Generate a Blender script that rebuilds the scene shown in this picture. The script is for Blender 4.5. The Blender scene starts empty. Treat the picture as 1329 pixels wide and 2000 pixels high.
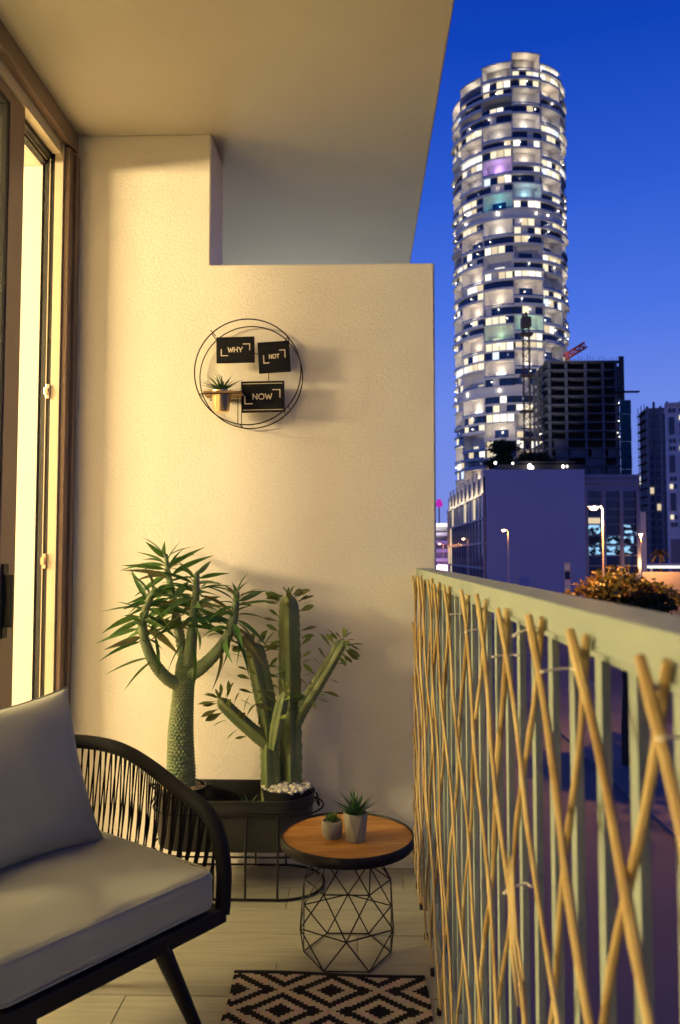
import bpy, bmesh, math, random
from mathutils import Vector, Matrix, Quaternion, noise

R = math.radians
random.seed(7)
scene = bpy.context.scene
col = scene.collection
PI = math.pi

# ------------------------------------------------------------------ camera
F_PX = 1532.0
PITCH = math.atan(83 / 1532.0)
YAW = math.atan(40.5 / math.hypot(1532.0, 83))
CAM = Vector((0, 0, 1.16))
cd = bpy.data.cameras.new('camera')
cam = bpy.data.objects.new('camera', cd)
col.objects.link(cam)
cam.location = CAM
cam.rotation_euler = (PI / 2 + PITCH, 0, YAW)
cd.sensor_fit = 'AUTO'
cd.sensor_width = 36
cd.lens = F_PX / 2000 * 36
cd.clip_start = 0.02
cd.clip_end = 6000
cd.dof.use_dof = True
cd.dof.focus_distance = 2.75
cd.dof.aperture_fstop = 5.2
scene.camera = cam

# ------------------------------------------------------------------ dusk sky, exposure
w = bpy.data.worlds.new('World')
scene.world = w
w.use_nodes = True
nt = w.node_tree
nt.nodes.clear()
n_out = nt.nodes.new('ShaderNodeOutputWorld')
n_bg = nt.nodes.new('ShaderNodeBackground')
n_bg.inputs['Strength'].default_value = 1.0
n_tc = nt.nodes.new('ShaderNodeTexCoord')
n_sep = nt.nodes.new('ShaderNodeSeparateXYZ')
n_ramp = nt.nodes.new('ShaderNodeValToRGB')
nt.links.new(n_tc.outputs['Generated'], n_sep.inputs[0])
nt.links.new(n_sep.outputs['Z'], n_ramp.inputs['Fac'])
cr = n_ramp.color_ramp
cr.elements[0].position = 0.0
cr.elements[0].color = (0.20, 0.26, 0.66, 1)
cr.elements[1].position = 1.0
cr.elements[1].color = (0.001, 0.012, 0.14, 1)
for p, c in ((0.08, (0.178, 0.258, 0.74, 1)), (0.18, (0.148, 0.242, 0.77, 1)), (0.29, (0.068, 0.168, 0.745, 1)), (0.42, (0.024, 0.102, 0.62, 1)), (0.55, (0.0042, 0.054, 0.48, 1)), (0.70, (0.002, 0.03, 0.32, 1))):
    e = cr.elements.new(p)
    e.color = c
# a trace of a physical twilight sky (sun well under the horizon)
n_sky = nt.nodes.new('ShaderNodeTexSky')
n_sky.sky_type = 'NISHITA'
n_sky.sun_disc = False
n_sky.sun_elevation = R(-4)
n_sky.sun_rotation = R(200)
n_add = nt.nodes.new('ShaderNodeMix')
n_add.data_type = 'RGBA'
n_add.blend_type = 'ADD'
n_add.inputs[0].default_value = 0.05
nt.links.new(n_ramp.outputs['Color'], n_add.inputs[6])
nt.links.new(n_sky.outputs['Color'], n_add.inputs[7])
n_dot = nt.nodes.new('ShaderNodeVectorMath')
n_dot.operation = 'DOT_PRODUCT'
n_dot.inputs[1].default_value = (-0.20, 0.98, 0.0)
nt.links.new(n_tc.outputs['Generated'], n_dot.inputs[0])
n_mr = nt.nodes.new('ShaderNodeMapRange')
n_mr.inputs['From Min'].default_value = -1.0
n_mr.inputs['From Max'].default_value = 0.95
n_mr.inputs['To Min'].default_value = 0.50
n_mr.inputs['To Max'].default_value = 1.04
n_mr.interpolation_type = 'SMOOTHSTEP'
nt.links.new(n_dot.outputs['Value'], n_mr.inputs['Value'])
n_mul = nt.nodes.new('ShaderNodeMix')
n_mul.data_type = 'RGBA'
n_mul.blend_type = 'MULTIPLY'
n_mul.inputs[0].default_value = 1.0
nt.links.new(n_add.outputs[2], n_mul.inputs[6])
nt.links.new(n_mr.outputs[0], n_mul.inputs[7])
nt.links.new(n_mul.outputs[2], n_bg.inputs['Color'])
nt.links.new(n_bg.outputs[0], n_out.inputs['Surface'])

scene.render.engine = 'CYCLES'
vs = scene.view_settings
vs.view_transform = 'Standard'
vs.look = 'None'
vs.exposure = 0.0
vs.gamma = 1.0
vs.use_curve_mapping = False
scene.cycles.use_denoising = True
scene.cycles.max_bounces = 8
scene.cycles.diffuse_bounces = 5
scene.cycles.transparent_max_bounces = 16
scene.cycles.sample_clamp_indirect = 6
scene.cycles.caustics_reflective = False
scene.cycles.caustics_refractive = False


def lamp(name, kind, loc, energy, color, size=0.1, size_y=None, direction=None):
    ld = bpy.data.lights.new(name, kind)
    ld.energy = energy
    ld.color = color
    o = bpy.data.objects.new(name, ld)
    o.location = loc
    if kind == 'AREA':
        ld.shape = 'RECTANGLE'
        ld.size = size
        ld.size_y = size_y or size
    else:
        ld.shadow_soft_size = size
    if direction is not None:
        o.rotation_euler = Vector(direction).to_track_quat('-Z', 'Y').to_euler()
    col.objects.link(o)
    return o


# the lamps burning in the room behind the sliding door
WARM = (1.0, 0.72, 0.34)
ROOM_LAMP = lamp('room_lamp', 'AREA', (-5.0, 1.08, 2.48), 565, WARM, 1.25, 0.42, (0.90, 0.38, -0.18))
ROOM_LAMP2 = lamp('room_ceiling_lamp', 'AREA', (-2.6, 0.8, 2.62), 18, WARM, 0.9, 0.9, (0.25, 0.1, -1))
# added unseen light from the neighbour's side onto the slab beyond the end wall
NEIGH = lamp('neighbour_fill', 'AREA', (-0.95, 4.9, 1.5), 21, (0.90, 0.96, 0.86), 1.0, 0.9, (1, 0, 0.25))


# ------------------------------------------------------------------ helpers
def _cam_rot():
    return cam.rotation_euler.to_matrix()


CR = _cam_rot()


def ray(px, py):
    return CR @ Vector(((px - 664.5) / F_PX, -(py - 1000) / F_PX, -1))


def at(px, py, Y):
    d = ray(px, py)
    return CAM + d * (Y / d.y)


def at_z(px, py, z):
    d = ray(px, py)
    return CAM + d * ((z - CAM.z) / d.z)


def at_x(px, py, x):
    d = ray(px, py)
    return CAM + d * (x / d.x)


class MB:
    def __init__(s):
        s.v, s.f = [], []

    def add(s, vs_, fs):
        b = len(s.v)
        s.v += [tuple(v) for v in vs_]
        s.f += [tuple(b + i for i in f) for f in fs]

    def box(s, a, b):
        x0, y0, z0 = (min(a[i], b[i]) for i in range(3))
        x1, y1, z1 = (max(a[i], b[i]) for i in range(3))
        s.add([(x0, y0, z0), (x1, y0, z0), (x1, y1, z0), (x0, y1, z0), (x0, y0, z1), (x1, y0, z1), (x1, y1, z1), (x0, y1, z1)],
              [(0, 3, 2, 1), (4, 5, 6, 7), (0, 1, 5, 4), (1, 2, 6, 5), (2, 3, 7, 6), (3, 0, 4, 7)])
        return s

    def obox(s, c, ax, ay, az):
        c, ax, ay, az = map(Vector, (c, ax, ay, az))
        P = [c + ax * i + ay * j + az * k for k in (-1, 1) for i, j in ((-1, -1), (1, -1), (1, 1), (-1, 1))]
        s.add(P, [(0, 3, 2, 1), (4, 5, 6, 7), (0, 1, 5, 4), (1, 2, 6, 5), (2, 3, 7, 6), (3, 0, 4, 7)])
        return s

    def tube(s, pts, rad, n=8, closed=False, cap=True, flat=1.0, upv=None, twist=0.0, prof=None):
        """sweep a (possibly flattened or star shaped) section along pts"""
        pts = [Vector(p) for p in pts]
        m = len(pts)
        if not hasattr(rad, '__len__'):
            rad = [rad] * m
        T = []
        for i in range(m):
            if closed:
                t = pts[(i + 1) % m] - pts[i - 1]
            else:
                t = pts[min(i + 1, m - 1)] - pts[max(i - 1, 0)]
            T.append(t.normalized())
        u = Vector(upv) if upv else (Vector((0, 0, 1)) if abs(T[0].z) < 0.9 else Vector((0, -1, 0)))
        N = (u - T[0] * u.dot(T[0])).normalized()
        vs_ = []
        for i in range(m):
            if upv:
                N2 = u - T[i] * u.dot(T[i])
                if N2.length > 1e-4:
                    N = N2.normalized()
            else:
                N = (N - T[i] * N.dot(T[i])).normalized()
            B = T[i].cross(N)
            for k in range(n):
                a = 2 * PI * k / n + twist
                q = prof(2 * PI * k / n, i / max(1, m - 1)) if prof else 1.0
                vs_.append(pts[i] + N * math.cos(a) * rad[i] * q * flat + B * math.sin(a) * rad[i] * q)
        fs = []
        rng = m if closed else m - 1
        for i in range(rng):
            j = (i + 1) % m
            for k in range(n):
                k2 = (k + 1) % n
                fs.append((i * n + k, i * n + k2, j * n + k2, j * n + k))
        if not closed and cap:
            fs.append(tuple(range(n))[::-1])
            fs.append(tuple((m - 1) * n + k for k in range(n)))
        s.add(vs_, fs)
        return s

    def lathe(s, prof, c=(0, 0, 0), n=32, cap_bottom=True):
        c = Vector(c)
        vs_, fs = [], []
        for r, z in prof:
            for k in range(n):
                a = 2 * PI * k / n
                vs_.append(c + Vector((r * math.cos(a), r * math.sin(a), z)))
        m = len(prof)
        for i in range(m - 1):
            for k in range(n):
                k2 = (k + 1) % n
                fs.append((i * n + k, i * n + k2, (i + 1) * n + k2, (i + 1) * n + k))
        if cap_bottom:
            fs.append(tuple(range(n))[::-1])
        s.add(vs_, fs)
        return s

    def loft(s, rings, cap0=True, cap1=True):
        n = len(rings[0])
        vs_ = [p for r in rings for p in r]
        fs = []
        for i in range(len(rings) - 1):
            for k in range(n):
                k2 = (k + 1) % n
                fs.append((i * n + k, i * n + k2, (i + 1) * n + k2, (i + 1) * n + k))
        if cap0:
            fs.append(tuple(range(n))[::-1])
        if cap1:
            fs.append(tuple((len(rings) - 1) * n + k for k in range(n)))
        s.add(vs_, fs)
        return s

    def ball(s, c, r, n=8, m=5, sx=1, sy=1, sz=1):
        c = Vector(c)
        vs_ = [c + Vector((0, 0, -r * sz))]
        for i in range(1, m):
            p = PI * i / m
            for k in range(n):
                a = 2 * PI * k / n
                vs_.append(c + Vector((r * sx * math.sin(p) * math.cos(a), r * sy * math.sin(p) * math.sin(a), -r * sz * math.cos(p))))
        vs_.append(c + Vector((0, 0, r * sz)))
        fs = [(0, 1 + (k + 1) % n, 1 + k) for k in range(n)]
        for i in range(m - 2):
            for k in range(n):
                k2 = (k + 1) % n
                fs.append((1 + i * n + k, 1 + i * n + k2, 1 + (i + 1) * n + k2, 1 + (i + 1) * n + k))
        L = len(vs_) - 1
        fs += [(L, 1 + (m - 2) * n + k, 1 + (m - 2) * n + (k + 1) % n) for k in range(n)]
        s.add(vs_, fs)
        return s

    def arc(s, r0, r1, a0, a1, z0, z1, n=6, c=(0, 0)):
        """curved block about the z axis; angle 0 points to -y, positive to +x"""
        vs_, fs = [], []
        for i in range(n + 1):
            a = a0 + (a1 - a0) * i / n
            sx, sy = math.sin(a), -math.cos(a)
            for r, z in ((r0, z0), (r1, z0), (r1, z1), (r0, z1)):
                vs_.append((c[0] + r * sx, c[1] + r * sy, z))
        for i in range(n):
            for k in range(4):
                k2 = (k + 1) % 4
                fs.append((i * 4 + k, (i + 1) * 4 + k, (i + 1) * 4 + k2, i * 4 + k2))
        fs.append((0, 1, 2, 3))
        fs.append((n * 4 + 3, n * 4 + 2, n * 4 + 1, n * 4))
        s.add(vs_, fs)
        return s

    def mesh(s, name, m=None, smooth=False):
        me = bpy.data.meshes.new(name)
        me.from_pydata(s.v, [], s.f)
        me.validate()
        bm = bmesh.new()
        bm.from_mesh(me)
        bmesh.ops.recalc_face_normals(bm, faces=bm.faces)
        bm.to_mesh(me)
        bm.free()
        if m:
            me.materials.append(m)
        if smooth:
            for p in me.polygons:
                p.use_smooth = True
        return me

    def build(s, name, m=None, parent=None, smooth=False, bevel=0.0, label=None):
        o = bpy.data.objects.new(name, s.mesh(name, m, smooth))
        col.objects.link(o)
        adopt(o, parent)
        if bevel:
            b = o.modifiers.new('bevel', 'BEVEL')
            b.width = bevel
            b.segments = 2
            b.limit_method = 'ANGLE'
            b.angle_limit = R(40)
        if smooth:
            try:
                o.data.set_sharp_from_angle(angle=R(45))
            except Exception:
                pass
        if label:
            o['label'] = label
        return o


def abs_origin(o):
    p = Vector((0, 0, 0))
    while o is not None:
        p = p + o.location
        o = o.parent
    return p


def adopt(o, parent):
    if parent is not None:
        o.parent = parent
        o.matrix_parent_inverse = Matrix.Translation(-abs_origin_static(parent))


def abs_origin_static(parent):
    # roots are unrotated empties; their parts keep world coordinates
    return Vector(parent.get('_o', (0, 0, 0)))


def inst(name, me, M, parent=None, kind=None):
    o = bpy.data.objects.new(name, me)
    o.matrix_basis = M
    col.objects.link(o)
    adopt(o, parent)
    if kind:
        o['kind'] = kind
    return o


def tag(o, label, cat, group=None):
    o['label'] = label
    o['category'] = cat
    if group:
        o['group'] = group
    return o


def thing(name, loc, label, cat, group=None):
    o = bpy.data.objects.new(name, None)
    o.empty_display_size = 0.1
    o.location = loc
    o['_o'] = tuple(loc)
    col.objects.link(o)
    return tag(o, label, cat, group)


def struct(o, kind='structure'):
    o['kind'] = kind
    return o


def clean_props():
    for o in bpy.data.objects:
        if '_o' in o:
            del o['_o']


# ------------------------------------------------------------------ materials
def mat(name, base, rough=0.6, metal=0.0, bump=None, var=None, emit=None, spec=0.5, stretch=(1, 1, 1), coat=0.0, subsurf=None):
    m = bpy.data.materials.new(name)
    m.use_nodes = True
    t = m.node_tree
    b = t.nodes['Principled BSDF']
    b.inputs['Base Color'].default_value = (*base, 1)
    b.inputs['Roughness'].default_value = rough
    b.inputs['Metallic'].default_value = metal
    b.inputs['Specular IOR Level'].default_value = spec
    b.inputs['Coat Weight'].default_value = coat
    tc = mp = None
    if bump or var:
        tc = t.nodes.new('ShaderNodeTexCoord')
        mp = t.nodes.new('ShaderNodeMapping')
        mp.inputs['Scale'].default_value = stretch
        t.links.new(tc.outputs['Object'], mp.inputs['Vector'])
    if bump:
        sc, st, dist = bump[:3]
        nz = t.nodes.new('ShaderNodeTexNoise')
        nz.inputs['Scale'].default_value = sc
        nz.inputs['Detail'].default_value = bump[3] if len(bump) > 3 else 3
        nz.inputs['Roughness'].default_value = bump[4] if len(bump) > 4 else 0.55
        bp = t.nodes.new('ShaderNodeBump')
        bp.inputs['Strength'].default_value = st
        bp.inputs['Distance'].default_value = dist
        t.links.new(mp.outputs[0], nz.inputs['Vector'])
        t.links.new(nz.outputs['Fac'], bp.inputs['Height'])
        t.links.new(bp.outputs[0], b.inputs['Normal'])
    if var:
        sc, c2 = var[:2]
        nz2 = t.nodes.new('ShaderNodeTexNoise')
        nz2.inputs['Scale'].default_value = sc
        nz2.inputs['Detail'].default_value = 5
        rp = t.nodes.new('ShaderNodeValToRGB')
        rp.color_ramp.elements[0].position = 0.35
        rp.color_ramp.elements[1].position = 0.65
        rp.color_ramp.elements[0].color = (*base, 1)
        rp.color_ramp.elements[1].color = (*c2, 1)
        t.links.new(mp.outputs[0], nz2.inputs['Vector'])
        t.links.new(nz2.outputs['Fac'], rp.inputs['Fac'])
        t.links.new(rp.outputs['Color'], b.inputs['Base Color'])
    if emit:
        b.inputs['Emission Color'].default_value = (*emit[0], 1)
        b.inputs['Emission Strength'].default_value = emit[1]
    return m


def leaf_mat(name, c1, c2, rough=0.45):
    m = mat(name, c1, rough, var=(14, c2))
    t = m.node_tree
    b = t.nodes['Principled BSDF']
    outn = t.nodes['Material Output']
    tr = t.nodes.new('ShaderNodeBsdfTranslucent')
    tr.inputs['Color'].default_value = (c2[0] * 1.6, c2[1] * 1.6, c2[2] * 1.2, 1)
    mx = t.nodes.new('ShaderNodeMixShader')
    mx.inputs[0].default_value = 0.22
    t.links.new(b.outputs[0], mx.inputs[1])
    t.links.new(tr.outputs[0], mx.inputs[2])
    t.links.new(mx.outputs[0], outn.inputs['Surface'])
    return m


def glass_mat(name, tint=(0.92, 0.95, 0.95), refl=0.10):
    m = bpy.data.materials.new(name)
    m.use_nodes = True
    t = m.node_tree
    t.nodes.clear()
    o = t.nodes.new('ShaderNodeOutputMaterial')
    tr = t.nodes.new('ShaderNodeBsdfTransparent')
    tr.inputs[0].default_value = (*tint, 1)
    gl = t.nodes.new('ShaderNodeBsdfGlossy')
    gl.inputs['Roughness'].default_value = 0.02
    mx = t.nodes.new('ShaderNodeMixShader')
    mx.inputs[0].default_value = refl
    t.links.new(tr.outputs[0], mx.inputs[1])
    t.links.new(gl.outputs[0], mx.inputs[2])
    t.links.new(mx.outputs[0], o.inputs['Surface'])
    return m


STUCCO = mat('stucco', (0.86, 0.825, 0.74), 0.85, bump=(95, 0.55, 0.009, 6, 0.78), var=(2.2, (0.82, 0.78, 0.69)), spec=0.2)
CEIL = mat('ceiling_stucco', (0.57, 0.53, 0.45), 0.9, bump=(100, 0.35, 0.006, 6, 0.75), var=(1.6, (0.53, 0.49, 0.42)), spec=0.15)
ALU = mat('bronze_aluminium', (0.22, 0.155, 0.125), 0.42, 0.25, bump=(300, 0.05, 0.001))
ALU_LIGHT = mat('cream_aluminium', (0.62, 0.54, 0.40), 0.40, 0.1)
GASKET = mat('black_gasket', (0.012, 0.012, 0.014), 0.5)
KEEPER = mat('keeper_metal', (0.75, 0.5, 0.36), 0.25, 0.9)
ROOMW = mat('room_paint', (0.86, 0.82, 0.72), 0.8)
PLANK_COLS = [(0.345, 0.335, 0.265), (0.37, 0.355, 0.28), (0.32, 0.31, 0.25), (0.35, 0.335, 0.265)]
PLANKS = [mat('wood_look_tile', c, 0.38, bump=(40, 0.10, 0.002), var=(6, tuple(k * 0.80 for k in c)), stretch=(0.8, 12, 1)) for c in PLANK_COLS]
GROUT = mat('grout', (0.34, 0.31, 0.24), 0.9)
RAIL = mat('cream_paint', (0.26, 0.30, 0.27), 0.7, spec=0.12, bump=(25, 0.06, 0.003), var=(3, (0.24, 0.28, 0.25)))
BAMBOO = [mat('willow_stick', c, 0.5, bump=(60, 0.25, 0.003), var=(16, (c[0] * 0.52, c[1] * 0.42, c[2] * 0.30)), stretch=(1, 1, 0.30))
          for c in ((0.52, 0.39, 0.165), (0.46, 0.335, 0.13), (0.57, 0.44, 0.20))]
TIE = mat('cable_tie', (0.72, 0.68, 0.58), 0.4)
BLACK = mat('black_powder_coat', (0.008, 0.008, 0.010), 0.50, bump=(400, 0.08, 0.0006), spec=0.28)
BLACKROPE = mat('black_rope', (0.008, 0.008, 0.010), 0.8, bump=(500, 0.4, 0.001), spec=0.2)


def fabric(name, base, c2):
    m = mat(name, base, 0.95, var=(5, c2), spec=0.15)
    t = m.node_tree
    b = t.nodes['Principled BSDF']
    tc = t.nodes.new('ShaderNodeTexCoord')
    bp = t.nodes.new('ShaderNodeBump')
    bp.inputs['Strength'].default_value = 0.35
    bp.inputs['Distance'].default_value = 0.0015
    ad = t.nodes.new('ShaderNodeMath')
    ad.operation = 'ADD'
    for k, st in enumerate(((900, 60, 60), (60, 900, 900))):
        mp = t.nodes.new('ShaderNodeMapping')
        mp.inputs['Scale'].default_value = st
        nz = t.nodes.new('ShaderNodeTexNoise')
        nz.inputs['Scale'].default_value = 1
        nz.inputs['Detail'].default_value = 1
        t.links.new(tc.outputs['Object'], mp.inputs[0])
        t.links.new(mp.outputs[0], nz.inputs['Vector'])
        t.links.new(nz.outputs['Fac'], ad.inputs[k])
    t.links.new(ad.outputs[0], bp.inputs['Height'])
    t.links.new(bp.outputs[0], b.inputs['Normal'])
    b.inputs['Sheen Weight'].default_value = 0.25
    return m


FABRIC = fabric('grey_weave', (0.37, 0.375, 0.31), (0.335, 0.34, 0.28))
TUB = mat('dark_zinc', (0.034, 0.036, 0.038), 0.5, 0.3, bump=(30, 0.1, 0.002), var=(7, (0.022, 0.023, 0.026)))
SOIL = mat('soil', (0.02, 0.016, 0.012), 0.95, bump=(80, 0.9, 0.01))
PEBBLE = mat('white_pebble', (0.72, 0.68, 0.58), 0.6, bump=(200, 0.2, 0.001))
PEBBLE_T = mat('tan_pebble', (0.45, 0.34, 0.20), 0.7, bump=(200, 0.2, 0.001))
TRUNK = mat('spiny_trunk', (0.15, 0.225, 0.12), 0.6, bump=(160, 0.35, 0.003), var=(12, (0.20, 0.24, 0.12)))
CACTUS = mat('cactus_skin', (0.125, 0.18, 0.075), 0.5, bump=(50, 0.35, 0.004), var=(11, (0.21, 0.25, 0.105)))
CACTUS_EDGE = mat('cactus_ridge', (0.25, 0.27, 0.12), 0.6, bump=(90, 0.5, 0.004))
LEAFS = [leaf_mat('palm_leaf', (0.045, 0.13, 0.035), (0.09, 0.19, 0.05)),
         leaf_mat('palm_leaf_dark', (0.025, 0.085, 0.028), (0.05, 0.13, 0.04)),
         leaf_mat('palm_leaf_dry', (0.20, 0.16, 0.07), (0.14, 0.15, 0.06))]
CLEAFS = [leaf_mat('paddle_leaf', (0.14, 0.22, 0.05), (0.20, 0.25, 0.07)), leaf_mat('paddle_leaf_olive', (0.16, 0.15, 0.05), (0.11, 0.13, 0.04))]
SUCC = [leaf_mat('succulent', (0.045, 0.12, 0.05), (0.03, 0.085, 0.035)), leaf_mat('succulent_pale', (0.20, 0.30, 0.09), (0.10, 0.20, 0.06))]
CONC = mat('concrete', (0.30, 0.285, 0.25), 0.85, bump=(90, 0.3, 0.003), var=(18, (0.24, 0.23, 0.20)))
BRASS = mat('copper_pot', (0.95, 0.70, 0.40), 0.28, 1.0, bump=(12, 0.04, 0.002))
PLAQUE = mat('black_plaque', (0.005, 0.006, 0.011), 0.65, spec=0.2)
LETTER = mat('cream_lettering', (0.80, 0.72, 0.54), 0.5)
WOODB = mat('shelf_board', (0.38, 0.21, 0.075), 0.5, bump=(60, 0.15, 0.002), var=(10, (0.28, 0.15, 0.05)), stretch=(1, 8, 8))
TABLEW = [mat('oak_veneer', c, 0.36, bump=(30, 0.08, 0.001), var=(5, (c[0] * 0.66, c[1] * 0.6, c[2] * 0.5)), stretch=(1.6, 22, 1))
          for c in ((0.46, 0.22, 0.052), (0.40, 0.185, 0.04), (0.51, 0.26, 0.065))]


def rug_material():
    m = mat('woven_rug', (0.5, 0.4, 0.3), 0.95, spec=0.1)
    t = m.node_tree
    b = t.nodes['Principled BSDF']
    N = t.nodes.new

    def math_(op, a, c=None, clamp=False):
        n = N('ShaderNodeMath')
        n.operation = op
        for i, x in enumerate((a, c)):
            if x is None:
                continue
            if isinstance(x, (int, float)):
                n.inputs[i].default_value = x
            else:
                t.links.new(x, n.inputs[i])
        return n.outputs[0]
    tc = N('ShaderNodeTexCoord')
    sp = N('ShaderNodeSeparateXYZ')
    t.links.new(tc.outputs['Object'], sp.inputs[0])
    nz = N('ShaderNodeTexNoise')
    nz.inputs['Scale'].default_value = 220
    t.links.new(tc.outputs['Object'], nz.inputs['Vector'])
    wob = math_('MULTIPLY', math_('SUBTRACT', nz.outputs['Fac'], 0.5), 0.005)
    s = 0.01054
    u = math_('FLOOR', math_('DIVIDE', math_('ADD', math_('ADD', sp.outputs['X'], wob), 5.2712), s))
    v = math_('FLOOR', math_('DIVIDE', math_('ADD', math_('ADD', sp.outputs['Y'], wob), 1.7588), 0.00864))
    P, Q = 24.0, 22.0
    du = math_('DIVIDE', math_('ABSOLUTE', math_('SUBTRACT', math_('MODULO', u, P), P / 2)), P / 2)
    dv = math_('DIVIDE', math_('ABSOLUTE', math_('SUBTRACT', math_('MODULO', v, Q), Q / 2)), Q / 2)
    d1 = math_('ADD', du, dv)
    d = math_('SUBTRACT', 1.0, math_('ABSOLUTE', math_('SUBTRACT', 1.0, d1)))
    # d: 0 at the diamond centres, 1 on the lattice lines
    core = math_('GREATER_THAN', d, 0.30)
    ring = math_('LESS_THAN', d, 0.55)
    inner = math_('MULTIPLY', core, ring)
    lat = math_('GREATER_THAN', d, 0.85)
    cream = math_('MAXIMUM', inner, lat)
    mx = N('ShaderNodeMix')
    mx.data_type = 'RGBA'
    mx.inputs[6].default_value = (0.014, 0.013, 0.016, 1)
    mx.inputs[7].default_value = (0.56, 0.46, 0.36, 1)
    t.links.new(cream, mx.inputs[0])
    nz3 = N('ShaderNodeTexNoise')
    nz3.inputs['Scale'].default_value = 60
    t.links.new(tc.outputs['Object'], nz3.inputs['Vector'])
    mul = N('ShaderNodeMix')
    mul.data_type = 'RGBA'
    mul.blend_type = 'MULTIPLY'
    mul.inputs[0].default_value = 0.6
    t.links.new(mx.outputs[2], mul.inputs[6])
    t.links.new(nz3.outputs['Color'], mul.inputs[7])
    t.links.new(mul.outputs[2], b.inputs['Base Color'])
    bp = N('ShaderNodeBump')
    bp.inputs['Strength'].default_value = 0.7
    bp.inputs['Distance'].default_value = 0.003
    nz2 = N('ShaderNodeTexNoise')
    nz2.inputs['Scale'].default_value = 350
    t.links.new(tc.outputs['Object'], nz2.inputs['Vector'])
    t.links.new(math_('ADD', nz2.outputs['Fac'], math_('MULTIPLY', cream, 0.3)), bp.inputs['Height'])
    t.links.new(bp.outputs[0], b.inputs['Normal'])
    return m


# outside
ASPHALT = mat('asphalt', (0.125, 0.128, 0.12), 0.85, bump=(6, 0.2, 0.02), var=(0.15, (0.14, 0.143, 0.135)))
SAND = mat('sandy_ground', (0.155, 0.16, 0.15), 0.95, var=(0.08, (0.13, 0.105, 0.10)))
PAVE = mat('pavement', (0.145, 0.148, 0.14), 0.85, var=(0.3, (0.21, 0.19, 0.175)))
PAINTW = mat('road_paint', (0.7, 0.7, 0.68), 0.7)
TWHITE = mat('tower_white', (0.78, 0.75, 0.72), 0.55)
TDARK = mat('tower_mullion', (0.02, 0.03, 0.06), 0.4)
TCORE = mat('tower_core', (0.50, 0.48, 0.46), 0.7)
TGLASS = mat('tower_dark_glass', (0.012, 0.03, 0.11), 0.10, 0.0, spec=0.9)
LIT = [mat('lit_window', (0.5, 0.45, 0.35), 0.4, emit=(c, s)) for c, s in (((1.0, 0.88, 0.58), 1.0), ((1.0, 0.80, 0.46), 0.75), ((1.0, 0.95, 0.80), 1.3), ((0.75, 0.88, 1.0), 1.1))]
LAMPM = mat('lamp_glow', (1, 1, 1), 0.4, emit=((1.0, 0.93, 0.75), 9))
SODIUM = mat('sodium_glow', (1, 0.8, 0.5), 0.4, emit=((1.0, 0.66, 0.34), 11))
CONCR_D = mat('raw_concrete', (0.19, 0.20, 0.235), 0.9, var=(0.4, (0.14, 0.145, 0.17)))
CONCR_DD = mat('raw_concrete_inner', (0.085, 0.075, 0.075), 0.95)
TEAL = mat('teal_net', (0.02, 0.12, 0.16), 0.9, var=(0.5, (0.015, 0.08, 0.11)))
LAV = mat('lavender_render', (0.45, 0.56, 0.78), 0.85, var=(0.12, (0.42, 0.53, 0.75)), bump=(3, 0.1, 0.02))
BLUEGREY = mat('blue_grey_cladding', (0.36, 0.40, 0.50), 0.7, var=(0.2, (0.32, 0.36, 0.46)))
MULL = mat('mullion', (0.42, 0.40, 0.42), 0.5)
WHITEW = mat('white_cladding', (0.85, 0.85, 0.87), 0.7)
GREYW = mat('grey_cladding', (0.38, 0.37, 0.38), 0.8, var=(0.3, (0.31, 0.30, 0.31)))
POLE = mat('galvanised_pole', (0.62, 0.60, 0.56), 0.5)
CRANER = mat('crane_red', (0.55, 0.10, 0.08), 0.6)
CRANED = mat('crane_dark', (0.055, 0.04, 0.04), 0.7)
BARK = mat('bark', (0.07, 0.05, 0.035), 0.9, bump=(20, 0.6, 0.02))
TREEL = [leaf_mat('street_leaf', (0.10, 0.085, 0.022), (0.13, 0.095, 0.025), 0.6), leaf_mat('street_leaf_dark', (0.04, 0.06, 0.018), (0.06, 0.075, 0.02), 0.6)]
HOARD = mat('hoarding', (0.55, 0.45, 0.34), 0.8)


def led_reflection_mat(name):
    m = mat(name, (0.012, 0.014, 0.03), 0.15)
    t = m.node_tree
    b = t.nodes['Principled BSDF']
    tc = t.nodes.new('ShaderNodeTexCoord')
    mp = t.nodes.new('ShaderNodeMapping')
    mp.inputs['Scale'].default_value = (1.1, 1.1, 1.6)
    nz = t.nodes.new('ShaderNodeTexNoise')
    nz.inputs['Scale'].default_value = 1.0
    nz.inputs['Detail'].default_value = 3
    rp = t.nodes.new('ShaderNodeValToRGB')
    rp.color_ramp.elements[0].position = 0.50
    rp.color_ramp.elements[0].color = (0, 0, 0, 1)
    rp.color_ramp.elements[1].position = 0.60
    rp.color_ramp.elements[1].color = (0.35, 0.68, 1.0, 1)
    t.links.new(tc.outputs['Object'], mp.inputs[0])
    t.links.new(mp.outputs[0], nz.inputs['Vector'])
    t.links.new(nz.outputs['Fac'], rp.inputs[0])
    t.links.new(rp.outputs[0], b.inputs['Emission Color'])
    b.inputs['Emission Strength'].default_value = 1.1
    return m


LED = led_reflection_mat('led_reflection')  # LED reflections painted as glowing blue specks in the window panes

# ================================================================== STRUCTURE
GROUND_Z = -7.0
WY = 3.0                      # face of the end wall
XL = at(149, 300, WY).x       # left corner of the balcony
XR = 0.2885                    # right end of the end wall
ZC = 2.819
XN = at(413, 400, WY).x       # left edge of the opening
ZN = at(620, 515, WY).z       # sill of the opening
XE = 0.2845                    # free edge of the ceiling slab
WT = 0.26

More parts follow.
